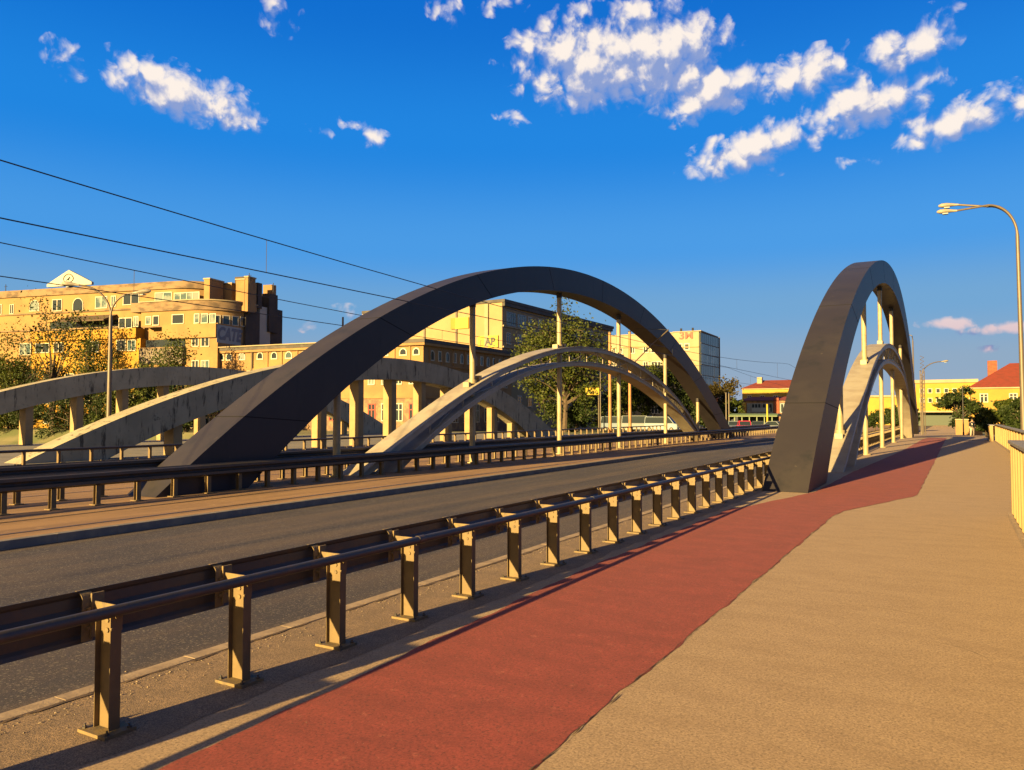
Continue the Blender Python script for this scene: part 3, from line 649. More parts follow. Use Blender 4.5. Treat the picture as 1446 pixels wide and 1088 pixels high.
part('roof_band', rounded(uu(-90) - .3, uu(294, w=1.5) + .35, 1.2, 10.3, 7.3, zr - 1.2, zr), 'stain', b1, 30)
z2 = zz(300, 424)
Fw = F.off(.5); Fa = F.off(-1.5); Fb = F.off(1.6); ub0, ub1 = Fb.uz(262, 480)[0], 0.9
part('wing_wall', rounded(uu(203), 1.0, -.5, 7.6, 6.2, Fb.uz(290, 457)[1] + .003, z2 - 1.5), 'peach', b1, 30)
part('wing_roof_band', rounded(uu(190), 1.3, -.8, 7.8, 6.5, z2 - 1.5, z2), 'stain', b1, 30)
part('wing_roof_edge', rounded(uu(203), 1.5, -1.0, 7.9, 6.7, z2 + .003, z2 + .18), 'cream2', b1, 30)
Fw = F.off(.5); Fa = F.off(-1.5); Fb = F.off(1.6)
# solid lower volume with the graffiti side
part('rear_wall', rounded(uu(203), -3, 1.2, 14, 1, ZB, Fb.uz(290, 457)[1]), 'peach', b1, 30)
part('bay_wall', pbox(Fb, ub0, ub1, ZB, Fb.uz(290, 457)[1], -14, 0), 'peach', b1)
part('bay_ledge', pbox(Fb, Fb.uz(232, 460)[0], ub1, Fb.uz(270, 478)[1], Fb.uz(270, 459)[1], -1.4, .5), 'peach', b1)
zy0, zy1 = Fw.uz(120, 480)[1], Fw.uz(120, 466)[1]
m = pbox(F, uu(48), uu(196), zy0, zy1, -1.4, .55); pbox(F, uu(48), uu(200), ZB, Fw.uz(120, 499)[1], -1.4, .3, m); pbox(F, uu(48), uu(200), Fw.uz(120, 499)[1] + .003, zy0 - .003, -1.4, .1, m)
m.build('yellow_front', M['yellow'], b1); b1.children[-1].data.validate()
fixn([o for o in b1.children if o.name.startswith('yellow_front')][0])
winpx(Fa, b1, [(-30, 431, -8, 446), (-2, 430, 3, 445), (14, 430, 20, 444), (42, 424, 56, 440, dict(arch=True)), (74, 423, 88, 440), (103, 421, 118, 440, dict(arch=True)), (135, 419, 152, 436), (157, 418, 164, 434), (174, 415, 197, 431), (219, 413, 243, 429, dict(mul=2)), (246, 413, 282, 427, dict(mul=4))], mul=2)
winpx(Fw, b1, [(206, 447, 214, 459)], mul=1)
winpx(F.off(.1), b1, [(168, 449, 187, 464), (189, 447, 196, 462)], mul=2)
winpx(Fw, b1, [(216, 446, 225, 460), (243, 444, 260, 458, dict(gm='glassd')), (275, 443, 282, 457), (284, 443, 294, 457), (296, 443, 305, 457), ], mul=1)
winpx(Fb, b1, [(271, 475, 281, 490), (284, 475, 296, 490), (271, 509, 281, 522), (284, 509, 296, 522)], mul=2)
winpx(F.off(.14), b1, [(28, 485, 44, 502), (50, 485, 70, 499), (76, 484, 90, 498), (122, 482, 140, 498), (165, 480, 178, 496), (180, 480, 192, 496)], mul=2)
part('terrace_recess', pbox(F, uu(62), uu(165), Fw.uz(110, 466)[1] + .003, Fw.uz(110, 452)[1], -1.49, -1.35), 'glassd', b1)
m = MB(); za, zb = Fw.uz(120, 447)[1], Fw.uz(120, 453)[1]; P0 = F.p
a = [P0 + d1 * uu(88) + n1 * (-1.48), P0 + d1 * uu(156) + n1 * (-1.48), P0 + d1 * uu(156) + n1 * 1.4, P0 + d1 * uu(88) + n1 * 1.4]
m.add([(a[0].x, a[0].y, za + .4), (a[1].x, a[1].y, za + .4), (a[2].x, a[2].y, zb), (a[3].x, a[3].y, zb), (a[0].x, a[0].y, za + .3), (a[1].x, a[1].y, za + .3), (a[2].x, a[2].y, zb - .25), (a[3].x, a[3].y, zb - .25)], [(0, 1, 2, 3), (7, 6, 5, 4), (0, 4, 5, 1), (1, 5, 6, 2), (2, 6, 7, 3), (3, 7, 4, 0)])
part('awning', m, 'awning', b1)
part('loggia', pbox(Fb, Fb.uz(202, 490)[0], ub0 - .003, Fb.uz(240, 490)[1], Fb.uz(240, 479)[1], -1.0, -.6), 'glassd', b1)
m = pbox(Fb, Fb.uz(200, 500)[0], ub0 - .003, Fb.uz(230, 515)[1], Fb.uz(230, 493)[1], -.3, .6); part('balcony', m, 'greyw', b1)
part('balcony_rail', pbox(Fb, Fb.uz(199, 500)[0], ub0, Fb.uz(230, 493)[1] + .003, Fb.uz(230, 491)[1], -.35, .65), 'stain', b1)
g = pbox(F, uu(305), uu(345), 0, .1, 0, .1)
lg = MB()
for yy in (441, 465):
    z_ = Fa.uz(100, yy)[1]; pbox(Fa, uu(-60), uu(200), z_ - .12, z_ + .12, 0, .25, lg)
z_ = Fw.uz(240, 461)[1]; pbox(Fw, uu(205), ub1 - 6.5, z_ - .1, z_ + .1, 0, .2, lg)
part('ledge', lg, 'stain', b1)
for i, px in enumerate((6, 36, 62, 92, 120, 148, 176)):
    for yy in (528, 556, 584): u0_, u1_, z0_, z1_ = F.off(.31).rect(px, yy, px + 13, yy + 15); window(F.off(.31), u0_, u1_, z0_, z1_, b1, mul=2, gm='glassd')
for px in (216, 240, 270, 285):
    for yy in (536, 562, 590): u0_, u1_, z0_, z1_ = Fb.rect(px, yy, px + 11, yy + 15); window(Fb if px > 255 else F.off(-1.2), u0_, u1_, z0_, z1_, b1, mul=2, gm='glassd')
gp = Pl(F.p + d1 * ub1, -n1, d1)
u0, u1, z0, z1 = gp.rect(306, 461, 340, 486)
gr = part('graffiti_panel', pbox(gp, u0, u1, z0, z1, .003, .03), 'palep', b1)
text('CATE', gp, (u0 + u1) / 2, (z0 + z1) / 2, (z1 - z0) * .95, 'bluep', gr, 'graffiti', .02, .05, .12, .25, (u1 - u0) / (z1 - z0) / 2.4)
uR_, rr_ = 1.0, 6.2
for i in range(6):                                    # ribbon windows follow the rounded corner
    a0 = .12 + i * .235; a1 = a0 + .19; c0 = F.p + d1 * (uR_ - rr_) - n1 * (-.5 + rr_)
    A_ = c0 + d1 * (rr_ + .03) * math.sin(a0) + n1 * (rr_ + .03) * math.cos(a0); B_ = c0 + d1 * (rr_ + .03) * math.sin(a1) + n1 * (rr_ + .03) * math.cos(a1)
    dd = (B_ - A_); wd = dd.length; pl_ = Pl(A_, dd, (dd.y, -dd.x)); zc_ = zz(320, 443); zd_ = zz(320, 457); window(pl_, 0, wd, zd_, zc_, b1, gm='glassd' if i > 1 else 'glass', fw=.13)
# sooty fire wall and chimney stacks, side shade darkened into their colour
fw_ = Pl(F.p + d1 * (ub1 + .05), -n1, d1)
def fwbox(name, x0, x1, y0, ybot, mm, t=2.2, w=0):
    q = fw_.off(w); u0, u1, z0, z1 = q.rect(x0, y0, x1, ybot); z1 = q.uz((x0 + x1) / 2, y0)[1]; return part(name, pbox(q, u0, u1, max(ZB, z0), z1, -t, .15), mm, b1)
fwbox('fire_wall', 345, 365, 440, 600, 'sootshade', 5, 0.2); fwbox('fire_wall', 365, 380, 434, 600, 'whitew', 5, .1); fwbox('fire_wall', 380.5, 397, 437, 600, 'sootshade', 4, 0)
fwbox('chimney', 349, 354, 391, 445, 'sootshade', 2.4, .4); fwbox('chimney', 357, 361, 400, 440, 'ochrewall', 2.0, .35); fwbox('chimney', 363, 369, 400, 436, 'sootshade', 1.8, .3)
fwbox('chimney', 379, 391, 416, 470, 'sootshade', 2.2, .5); fwbox('chimney', 383, 389, 403, 417, 'ochrewall', 1.6, .4)
def chim(x0, x1, y0, y1, mm, w=-2, t=1.6):
    q = F.off(w); u0, u1, z0, z1 = q.rect(x0, y0, x1, y1); o = part('chimney', pbox(q, u0, u1, z0, q.uz((x0 + x1) / 2, y0)[1], -t, 0), mm, b1); c = pbox(q, u0 - .12, u1 + .12, q.uz(x0, y0)[1] + .003, q.uz(x0, y0)[1] + .22, -t - .1, .1); part('chimney_cap', c, 'cream2', o)
chim(288, 296, 395, 424, 'ochrewall', -.2, 3.4); chim(312, 327, 402, 425, 'ochrewall', -4, 1.5); chim(333, 345, 396, 440, 'ochrewall', -4, 2.0); chim(345.5, 350, 392, 440, 'ochrewall', -4, 2)
# small antennas and the triangular roof sign
q = F.off(-4)
for (x, y0, y1) in ((8, 402, 414), (352, 386, 392), (386, 400, 404)):
    a = q.uz(x, y1); b = q.uz(x, y0); mb = MB(); p = q.p + q.d * a[0]; mb.tube([(p.x, p.y, a[1] - 1), (p.x, p.y, b[1])], .06, 5); mb.tube([(p.x - .5, p.y, b[1] - .4), (p.x + .5, p.y, b[1] - .4)], .04, 5); mb.build('antenna', M['black'], b1)
q = F.off(-3); A = q.uz(66, 404); B = q.uz(129, 403); T = q.uz(97, 381.5)
P3 = lambda u, z, w: tuple(q.p + q.d * u + q.n * w + Vector((0, 0, z)))
sg = thing('roof_sign', 'white triangular roof sign with a dark eye emblem on top of the peach apartment block', 'sign', (q.p + q.d * T[0] + Vector((0, 0, A[1]))))
m = MB(); m.add([P3(A[0], A[1] - .2, 0), P3(B[0], A[1] - .2, 0), P3(B[0], A[1] + .25, 0), P3(T[0], T[1], 0), P3(A[0], A[1] + .25, 0)] + [P3(A[0], A[1] - .2, -.5), P3(B[0], A[1] - .2, -.5), P3(B[0], A[1] + .25, -.5), P3(T[0], T[1], -.5), P3(A[0], A[1] + .25, -.5)],
                [(0, 1, 2, 3, 4), (9, 8, 7, 6, 5)] + [(i, i + 5, (i + 1) % 5 + 5, (i + 1) % 5) for i in range(5)])
part('board', m, 'whitew', sg)
m = MB(); cz = q.uz(97.5, 394)[1]; rx = (q.uz(104.5, 394)[0] - q.uz(90.5, 394)[0]) / 2; rz = .62
pts = [P3(T[0] + rx * math.cos(t) , cz + rz * (1 + .35 * max(0, math.sin(t))) * math.sin(t), .04) for t in [2 * math.pi * i / 24 for i in range(25)]]
m.tube(pts, .075, 5, False); m.tube([P3(T[0] - .4, cz - .25, .04), P3(T[0] - .05, cz - .05, .04), P3(T[0] + .3, cz + .3, .04)], .08, 5); m.tube([P3(T[0] + .1, cz - .3, .04), P3(T[0] + .1, cz + .1, .04), P3(T[0] + .4, cz + .05, .04)], .08, 5)
m.build('emblem', M['black'], sg)

# ---- ornate ochre corner house
C2 = (-63, 85.0); d2 = Vector((.995, .10, 0)).normalized(); n2 = Vector((.10, -.995, 0)).normalized(); s2 = Vector((-.02, 1, 0)).normalized(); m2 = Vector((1, .02, 0)).normalized()
FL = Pl(C2, d2, n2); FS = Pl(C2, s2, m2)
b2 = thing('corner_house', 'low ornate ochre corner house with small arched attic windows and dark roof edge', 'building', (-75, 92, ZB))
zt = FL.uz(597, 484)[1]; uL = -37.5; uE = 25.0
def P2(u, w): p = FL.p + d2 * u - n2 * w; return (p.x, p.y)
def fp(e=0): c = FL.p; a = c + d2 * (uL) + n2 * e; b = c + n2 * e + m2 * e; s = c + s2 * uE + m2 * e; t = c + s2 * uE - m2 * 30; return [(a.x, a.y), (b.x, b.y), (s.x, s.y), (t.x, t.y), (P2(uL, 20))]
m = MB(); m.prism(fp(0), 4.2, zt - .35); part('wall', m, 'ochrewall', b2)
m = MB(); m.prism(fp(.02), ZB, 4.2 - .003); part('lower_wall', m, 'shopbrown', b2)
m = MB(); m.prism(fp(.18), 4.1, 4.4); m.prism(fp(.18), zt - 3.1, zt - 2.85); m.prism(fp(.45), zt - .36, zt - .02); part('cornice', m, 'ochrewall', b2)
m = MB(); m.prism(fp(.5), zt, zt + .5); part('roof', m, 'darkroof', b2)
m = pbox(FL, uL, -4.6, zt + .502, zt + .65, -6, .75); part('roof_edge', m, 'cream2', b2)
aw = [(309, 317), (319.5, 328), (337, 347), (363, 372), (383, 392), (403, 413), (425, 434), (447, 456), (470, 479), (493, 502), (516, 525), (540, 549), (564, 575), (583, 593)]
for a, b in aw: u0, u1, z0, z1 = FL.rect(a, 491 + (597 - b) * .028, b, 502 + (597 - b) * .028); window(FL, u0, u1, z0, z1, b2, arch=True, fm='frame', gm='glassd' if (a // 3) % 2 else 'glass', fw=.16)
pm_ = MB()
for a in (332, 355, 378, 398, 420, 441, 463, 487, 510, 533, 557, 579):
    u = FL.uz(a, 500)[0]; pbox(FL, u - .14, u + .14, zt - 2.85, zt - .4, 0, .14, pm_)
for k in range(8):
    u = 1.5 + k * 3.0; pbox(FS, u - .12, u + .12, zt - 2.85, zt - .4, 0, .14, pm_)
part('pilasters', pm_, 'ochrewall', b2)
for k in range(12): u = 1.6 + k * 1.9; window(FS, u, u + .95, zt - 2.4, zt - .9, b2, arch=(k % 2 == 0), gm='glassd', fm='frame', fw=.15)
for k in range(16):
    u = -36 + k * 2.25
    window(FL, u, u + 1.15, zt - 5.7, zt - 3.7, b2, mul=2, cross=True, fw=.13)
    window(FL, u, u + 1.3, .9, 3.4, b2, mul=2, cross=True, fw=.13, gm='glassd', fm='frame' if k % 3 else 'redp')
for k in range(8):
    u = 1.2 + k * 3.0
    window(FS, u, u + 1.2, zt - 5.6, zt - 3.7, b2, mul=2, cross=True, fw=.13, gm='glassd'); window(FS, u, u + 1.5, .6, 3.4, b2, mul=2, cross=True, fw=.13, gm='glassd')
m = MB()
for px in (305, 357):
    u = FL.uz(px, 520)[0]; p = FL.p + d2 * u + n2 * .2; m.tube([(p.x, p.y, ZB), (p.x, p.y, zt - .4)], .1, 6)
m.build('downpipe', M['black'], b2)
gt = MB()                                              # small gablets over the middle windows
for k in range(0, 16, 2):
    u = -36 + k * 2.25; c = [FL.p + d2 * (u - .3) + n2 * .15, FL.p + d2 * (u + 1.5) + n2 * .15, FL.p + d2 * (u + .6) + n2 * .15]
    gt.add([(c[0].x, c[0].y, zt - 3.5), (c[1].x, c[1].y, zt - 3.5), (c[2].x, c[2].y, zt - 2.9)] + [(v.x + .02, v.y + .15, z) for v, z in zip(c, (zt - 3.5, zt - 3.5, zt - 2.9))], [(0, 1, 2), (5, 4, 3), (0, 3, 4, 1), (1, 4, 5, 2), (2, 5, 3, 0)])
part('gablets', gt, 'cream2', b2)

# ---- tall cream house with blank gable
C3 = (-65, 109.5); G3 = Pl(C3, (1, 0), (0, -1)); S3 = Pl(C3, (0, 1), (1, 0))
b3 = thing('gabled_house', 'tall cream house with blank sunlit gable wall and shaded window front behind the corner house', 'building', (-75, 125, ZB))
zt = G3.uz(703, 427.5)[1]
m = MB(); m.box(-95, -65, 109.5, 156, ZB, zt); part('wall', m, 'cream', b3)
m = MB(); m.box(-95.2, -64.4, 109.3, 156.4, zt + .003, zt + .5); m.box(-64.95, -64.5, 109.5, 156, zt - .6, zt); part('roof', m, 'darkroof', b3)
m = MB(); m.box(-68.3, -67.6, 109.2, 109.497, 10, zt - .1); part('pilaster', m, 'cream2', b3); m = MB(); m.box(-95, -94.6, 109.2, 109.497, 10, zt - .1); part('pilaster', m, 'cream2', b3)
for k in range(3):
    u = G3.uz((485, 600, 645)[k], 450)[0]; m = MB(); m.box(-65 + u - .15, -65 + u + .15, 109.25, 109.45, 8, zt - .3); part('downpipe', m, 'greyw', b3)
for r in range(5):
    z0 = zt - 3.4 - r * 3.5
    for k in range(12):
        u = 1.3 + k * 3.75
        if r == 0 and k < 2: window(S3, u, u + 3.2, z0 - .3, z0 + 2.0, b3, mul=5, cross=True, fm='palep', gm='glass', fw=.14)
        else: window(S3, u, u + 1.5, z0, z0 + 2.0, b3, mul=2, cross=True, gm='glassd' if (k + r) % 3 else 'glass', fm='frame', fw=.16)
m = MB()
for r in range(3): m.box(-64.997, -64.75, 109.6, 156, zt - 3.9 - r * 3.5 - .12, zt - 3.9 - r * 3.5 + .12)
part('string_course', m, 'cream2', b3)
bb = thing('billboard', 'yellow billboard with black scrawled letters low on the blank gable wall', 'billboard', (-66, 109.3, 14))
q = G3.off(.12); u0, u1, z0, z1 = q.rect(675.5, 474.5, 703.5, 491.5)
part('board', pbox(q, u0, u1, z0, z1, 0, .15), 'bill', bb)
text('AP', q, u0 + (u1 - u0) * .62, (z0 + z1) / 2 - .05, (z1 - z0) * .85, 'black', bb, 'lettering', .03, .18, .07, .0, .95)
m = MB()
for a, b, c, d in ((.1, .62, .18, .66), (.12, .2, .15, .6), (.2, .24, .22, .7), (.3, .72, .38, .75), (.78, .12, .86, .2), (.08, .1, .14, .14)): pbox(q, u0 + (u1 - u0) * a, u0 + (u1 - u0) * c, z0 + (z1 - z0) * b, z0 + (z1 - z0) * d, .153, .17, m)
part('marks', m, 'black', bb)
bb2 = thing('billboard', 'orange yellow advertising panel higher up, left of centre on the blank gable wall', 'billboard', (-71, 109.3, 16))
u0, u1, z0, z1 = q.rect(637, 449, 662, 464.5); part('board', pbox(q, u0, u1, z0, z1, 0, .15), 'bill', bb2)
part('stripe', pbox(q, u0, u0 + .9, z0, z1, .153, .17), 'orange', bb2)

# ---- cream office block with glass side
C4 = (-54, 186); F4 = Pl(C4, (1, .03), (.03, -1)); S4 = Pl(C4, (0, 1), (1, 0))
b4 = thing('office_block', 'cream office block with a dark glass side wall and red sign near the roof', 'building', (-66, 195, ZB))
zt = F4.uz(990, 468)[1]; zl = F4.uz(900, 473)[1]; uL = F4.uz(858, 480)[0]; uS = F4.uz(951, 480)[0]
part('wall', pbox(F4, uL, uS, ZB, zl, -17, -.6), 'cream2', b4); part('tower_wall', pbox(F4, uS + .003, -.3, ZB, zt, -17.2, 0), 'cream2', b4)
for r in range(6):
    y = 490 + r * 21.5
    winpx(F4.off(-.6), b4, [(864, y, 870, y + 10), (874, y, 880, y + 10), (890, y, 897, y + 10), (908, y - 1, 916, y + 9), (919, y - 1, 934, y + 9, dict(mul=3)), (941, y - 1, 947, y + 9)], mul=2, fw=.22, gm='glassd')
    winpx(F4, b4, [(957, y - 5, 964, y + 5), (966, y - 5, 974, y + 5)], mul=1, fw=.25, gm='glassd')
m = pbox(F4, uL, uS, zl - 3.2, zl - 2.9, -.6, -.35); pbox(F4, uS, -.3, zt - 3.9, zt - 3.65, 0, .2, m); part('string_course', m, 'cream', b4)
m = pbox(F4, uL, uS, zl + .003, zl + .25, -17, -.4); pbox(F4, uS - .2, .3, zt + .003, zt + .22, -17.4, .2, m); part('roof_edge', m, 'cream2', b4)
m = MB(); m.box(-54.297, -53.9, 186.05, 203, ZB, zt - .3); part('glass_core', m, 'glassd', b4)
for r in range(9):
    z1 = zt - .25 - r * 2.62; dark = r in (0, 3)
    for k in range(10):
        y0 = 186.2 + k * 1.68; w = MB(); w.box(-53.895, -53.84, y0 + .12, y0 + 1.6, z1 - 2.5, z1 - .1); w.build('glass_panel', M['glassd' if dark or (k * r) % 5 == 3 else 'glass'], b4)
m = MB()
for r in range(10): m.box(-53.895, -53.76, 186.05, 203.2, zt - .3 - r * 2.62, zt - .18 - r * 2.62)
m.box(-53.89, -53.7, 202.9, 203.3, ZB, zt); part('mullions', m, 'greyw', b4)
u0, u1, z0, z1 = F4.rect(961, 469, 977, 480)
text('3M', F4, (u0 + u1) / 2, (z0 + z1) / 2, (z1 - z0) * 1.3, 'redp', b4, 'sign_letters', .1, .1, .045, .0, 1.12)
for xv in (-57, -60): m = MB(); m.tube([(xv, 190, zt), (xv, 190, zt + 1.4)], .27, 6); m.build('roof_vent', M['black'], b4)

# ---- yellow house with red roof, shops in front
def hip(x0, x1, y0, y1, z0, z1, inset, mb=None, ov=.5):
    mb = mb or MB(); ym = (y0 + y1) / 2
    mb.add([(x0 - ov, y0 - ov, z0), (x1 + ov, y0 - ov, z0), (x1 + ov, y1 + ov, z0), (x0 - ov, y1 + ov, z0), (x0 + inset, ym, z1), (x1 - inset, ym, z1)], [(0, 1, 5, 4), (1, 2, 5), (2, 3, 4, 5), (3, 0, 4), (3, 2, 1, 0)]); return mb
def simple_house(name, label, x0, x1, y0, y1, ze, zr, wm_, px_, rows, inset=5, zb=-1.7, rm='redroof'):
    b = thing(name, label, 'building', ((x0 + x1) / 2, (y0 + y1) / 2, zb))
    m = MB(); m.box(x0, x1, y0, y1, zb, ze); part('wall', m, wm_, b); part('roof', hip(x0, x1, y0, y1, ze + .003, zr, inset), rm, b)
    m = MB(); m.box(x0 - .35, x1 + .35, y0 - .35, y0 - .003, ze - .3, ze); part('eaves', m, 'cream2', b)
    pl = Pl((x0, y0), (1, 0), (0, -1))
    for (z, h) in rows:
        u = 1.6
        while u < x1 - x0 - 2: window(pl, u, u + 1.5, z, z + h, b, mul=2, gm='glassd', fw=.18, cross=True); u += px_
    return b, pl
F5 = Pl((0, 262), (1, 0), (0, -1)); x0 = F5.uz(1048, 550)[0]
b5, p5 = simple_house('yellow_house', 'lemon yellow house with hipped red roof beyond the tram stop, left of the right arch', x0, x0 + 24, 262, 276, F5.uz(1060, 549)[1], F5.uz(1090, 536)[1], 'lemon', 4.2, [(6.4, 1.7), (3.0, 1.7)])
m = MB(); m.box(x0 + 4, x0 + 5.6, 266, 267.5, F5.uz(1060, 546)[1], F5.uz(1060, 535)[1] + .6); part('chimney', m, 'cream2', b5)
F5b = Pl((0, 235), (1, 0), (0, -1)); xa = F5b.uz(1042, 575)[0]; xb = F5b.uz(1124, 575)[0]
b5b = thing('shop_row', 'brown shop row with red roof strip, teal shop window and green canopy line', 'building', ((xa + xb) / 2, 240, -1.7))
zt = F5b.uz(1060, 566)[1]
m = MB(); m.box(xa, xb, 235, 246, -1.7, zt); part('wall', m, 'shopbrown', b5b)
part('roof', hip(xa, xb, 235, 246, zt + .003, zt + 1.2, 3), 'redroof', b5b)
for a, b, c, d, mm in ((1046, 569, 1054, 584, 'orange'), (1093, 562, 1100, 584, 'brick')): u0, u1, z0, z1 = F5b.rect(a, b, c, d); part('pier', pbox(F5b, u0, u1, -1.6, z1, .003, .3), mm, b5b)
for a, b in ((1055, 1060), (1061, 1075), (1076, 1091), (1102, 1116)): u0, u1, z0, z1 = F5b.rect(a, 570, b, 583); window(F5b, u0, u1, z0, z1, b5b, mul=3, gm='glassd', fm='palep', fw=.2)
u0, u1, z0, z1 = F5b.rect(1062, 576, 1088, 582); part('shop_board', pbox(F5b, u0, u1, z0, z1, .16, .25), 'palep', b5b)

F6 = Pl((0, 240), (1, 0), (0, -1)); xa = F6.uz(1222, 560)[0]; xb = F6.uz(1380, 560)[0]
b6 = thing('yellow_block', 'long lemon yellow block with flat pale roof, seen right of the right dark arch', 'building', (-4, 248, -1.7))
zt = F6.uz(1330, 541)[1]; xm = F6.uz(1293, 560)[0]; zl = F6.uz(1250, 561)[1]
m = MB(); m.box(xm, xb, 240, 258, -1.7, zt); m.box(xa - 8, xm - .003, 240.5, 258, -1.7, zl); part('wall', m, 'lemon', b6)
m = MB(); m.box(xm - .3, xb + .3, 239.6, 258, zt + .003, zt + .9); m.box(xa - 8, xm - .31, 240.1, 258, zl + .003, zl + .5); part('roof', m, 'cream2', b6)
for z in (7.6, 5.0):
    for k in range(12):
        u = xm + 1.0 + k * 1.95
        if u + 1.2 < xb and z + 1 < zt: window(Pl((0, 240), (1, 0), (0, -1)), u, u + 1.1, z, z + 1.3, b6, mul=1, gm='glassd', fw=.14)
m = MB(); m.box(xm - 2, xb - 4, 236, 239.99, 2.35, 2.75); part('canopy', m, 'cream2', b6)
m = MB(); m.box(xm - 1.5, xb - 5, 239.5, 239.9, -1.6, 2.3); part('shopfront', m, 'green', b6)

F7 = Pl((0, 190), (1, 0), (0, -1)); xa = F7.uz(1371, 560)[0]; zt = F7.uz(1400, 547)[1]
b7, p7 = simple_house('orange_house', 'orange rendered house with a large steep red tiled roof at the right edge', xa, xa + 36, 190, 206, zt, 12.9, 'orange', 5.2, [(zt - 3.2, 1.9), (zt - 6.5, 1.9)], inset=7.5)
m = MB(); m.box(xa + 3.4, xa + 5.2, 198.5, 200, 9, 13.6); part('chimney', m, 'brick', b7)
m = MB(); m.box(xa + 11.6, xa + 15.5, 191.6, 196, 8.2, 10.3); part('dormer', m, 'cream2', b7)
window(Pl((xa + 12, 191.6), (1, 0), (0, -1)), .5, 2.8, 8.7, 10.0, b7, mul=2, gm='glassd', fw=.15)
for k, u in enumerate((6.2, 10)): m = MB(); m.box(xa + u, xa + u + .8, 192.5, 193.2, 8.6, 9.4); part('skylight', m, 'whitew', b7)

# ------------------------------------------------------------------ vegetation
def tree(name, label, base, H, crown, tr=.28, lobes=14, leaves=3200, ls=.3, lm='leafA', sparse=1.0, seed=1, group='trees on the far bank', cat='tree', stems=1):
    rr = random.Random(seed); bx, by, bz = base; t = thing(name, label, cat, base, group)
    cx, cz, rx, rz = crown; L_ = MB(); T = MB(); pts = []; rx *= 1.12; leaves = int(leaves * 1.8)
    for s in range(stems):
        ox = rr.uniform(-.5, .5) * (stems > 1); top = (bx + cx * .6 + ox * 3, by, bz + cz)
        trunk = [(bx + ox, by, bz - .3), (bx + ox + rr.uniform(-.2, .2), by, bz + cz * .35), (bx + ox + cx * .4 + rr.uniform(-.4, .4), by + rr.uniform(-.3, .3), bz + cz * .7), top]
        T.tube(trunk, [tr, tr * .8, tr * .6, tr * .3], 7)
        for i in range(lobes // stems):
            while True:
                a, b, c = rr.uniform(-1, 1), rr.uniform(-1, 1), rr.uniform(-1, 1)
                if a * a + b * b + c * c < 1: break
            k = .78
            p = Vector((bx + cx + a * rx * k, by + b * rx * k, bz + cz + c * rz * k)); st = Vector(trunk[1]).lerp(Vector(trunk[2]), min(1, max(0, .5 + c * .5)))
            mid = st.lerp(p, .5) + Vector((rr.uniform(-.3, .3), 0, rr.uniform(.0, .6)))
            T.tube([st, mid, p], [tr * .4, tr * .24, tr * .1], 5)
            R_ = max(rx, rz) * rr.uniform(.26, .42)
            for j in range(6):
                v = Vector((rr.gauss(0, 1), rr.gauss(0, 1), rr.gauss(.3, 1))).normalized() * R_ * rr.uniform(.5, 1.1); e_ = p + v
                T.tube([p, p + v * .5 + Vector((0, 0, .1)), e_], [tr * .1, tr * .06, tr * .025], 4); pts.append((p + v * .35, e_, R_))
    for i in range(int(leaves)):
        a, b, R_ = rr.choice(pts); c = a.lerp(b, rr.uniform(0, 1.15)) + Vector((rr.gauss(0, 1), rr.gauss(0, 1), rr.gauss(0, .8))) * R_ * .2 * sparse
        u = Vector((rr.gauss(0, 1), rr.gauss(0, 1), rr.gauss(0, 1))).normalized(); w = u.cross(Vector((rr.gauss(0, 1), rr.gauss(0, 1), rr.gauss(0, 1)))).normalized(); s = ls * rr.uniform(.55, 1.25)
        L_.add([c - u * s * .5, c + w * s * .32, c + u * s * .5, c - w * s * .32], [(0, 1, 2, 3)])
    T.build('trunk', M['bark'], t); L_.build('crown', M[lm], t); return t
def gp(px, Y, pyb=None):                                # ground spot seen along pixel column px at distance Y
    r = ray(px, 585); t = Y / r.y; return r.x * t, Y
def zpx(px, py, Y): r = ray(px, py); return CAMP.z + r.z * Y / r.y
def tpx(name, label, px, top, bot, wpx, Y, **k):       # tree given by picture column, crown top and underside, crown width
    x, y = gp(px, Y); zb = prof(Y) - .35 if Y > 66 else -2; z1, z0 = zpx(px, top, Y), zpx(px, bot, Y)
    sc = Y / ray(px, 585).y / FX; rx = wpx / 2 * sc
    return tree(name, label, (x, y, zb), z1 - zb, (0, (z1 + z0) / 2 - zb, rx, (z1 - z0) / 2), **k)
tpx('leafy_tree', 'dense green tree at the left edge in front of the peach block', 2, 452, 625, 66, 70, seed=3, leaves=5200, ls=.42, tr=.3, lobes=20)
tpx('sparse_tree', 'thin tree with sparse dark leaves rising against the peach block, left of the lamp', 74, 408, 600, 82, 68, seed=4, leaves=1900, ls=.42, lm='leafC', tr=.32, lobes=24, stems=2)
tpx('sparse_tree', 'slender bare-branched tree close left of the double arm lamp', 128, 440, 610, 56, 69, seed=5, leaves=2200, ls=.42, lm='leafB', tr=.28, lobes=18, stems=2)
tpx('leafy_tree', 'green tree behind the far concrete rib, right of the lamp pole', 196, 492, 620, 56, 70, seed=6, leaves=2600, ls=.38, lm='leafB', tr=.2, lobes=16)
tpx('leafy_tree', 'small green tree before the grey balcony of the peach block', 238, 462, 618, 44, 72, seed=8, leaves=2000, ls=.34, lm='leafA', tr=.18, lobes=13)
for i, (px, lb) in enumerate([(12, 'dark low tree at the left edge behind the first concrete column'), (98, 'dark low tree between the second and third concrete columns'), (172, 'dark low tree right of the lamp pole under the far rib'), (262, 'dark low tree behind the middle of the nearer concrete rib')]):
    tpx('leafy_tree', lb, px, 528, 640, 70, 66.5, seed=90 + i, leaves=2600, ls=.36, lm='leafC' if i % 2 else 'leafB', tr=.2, lobes=16)
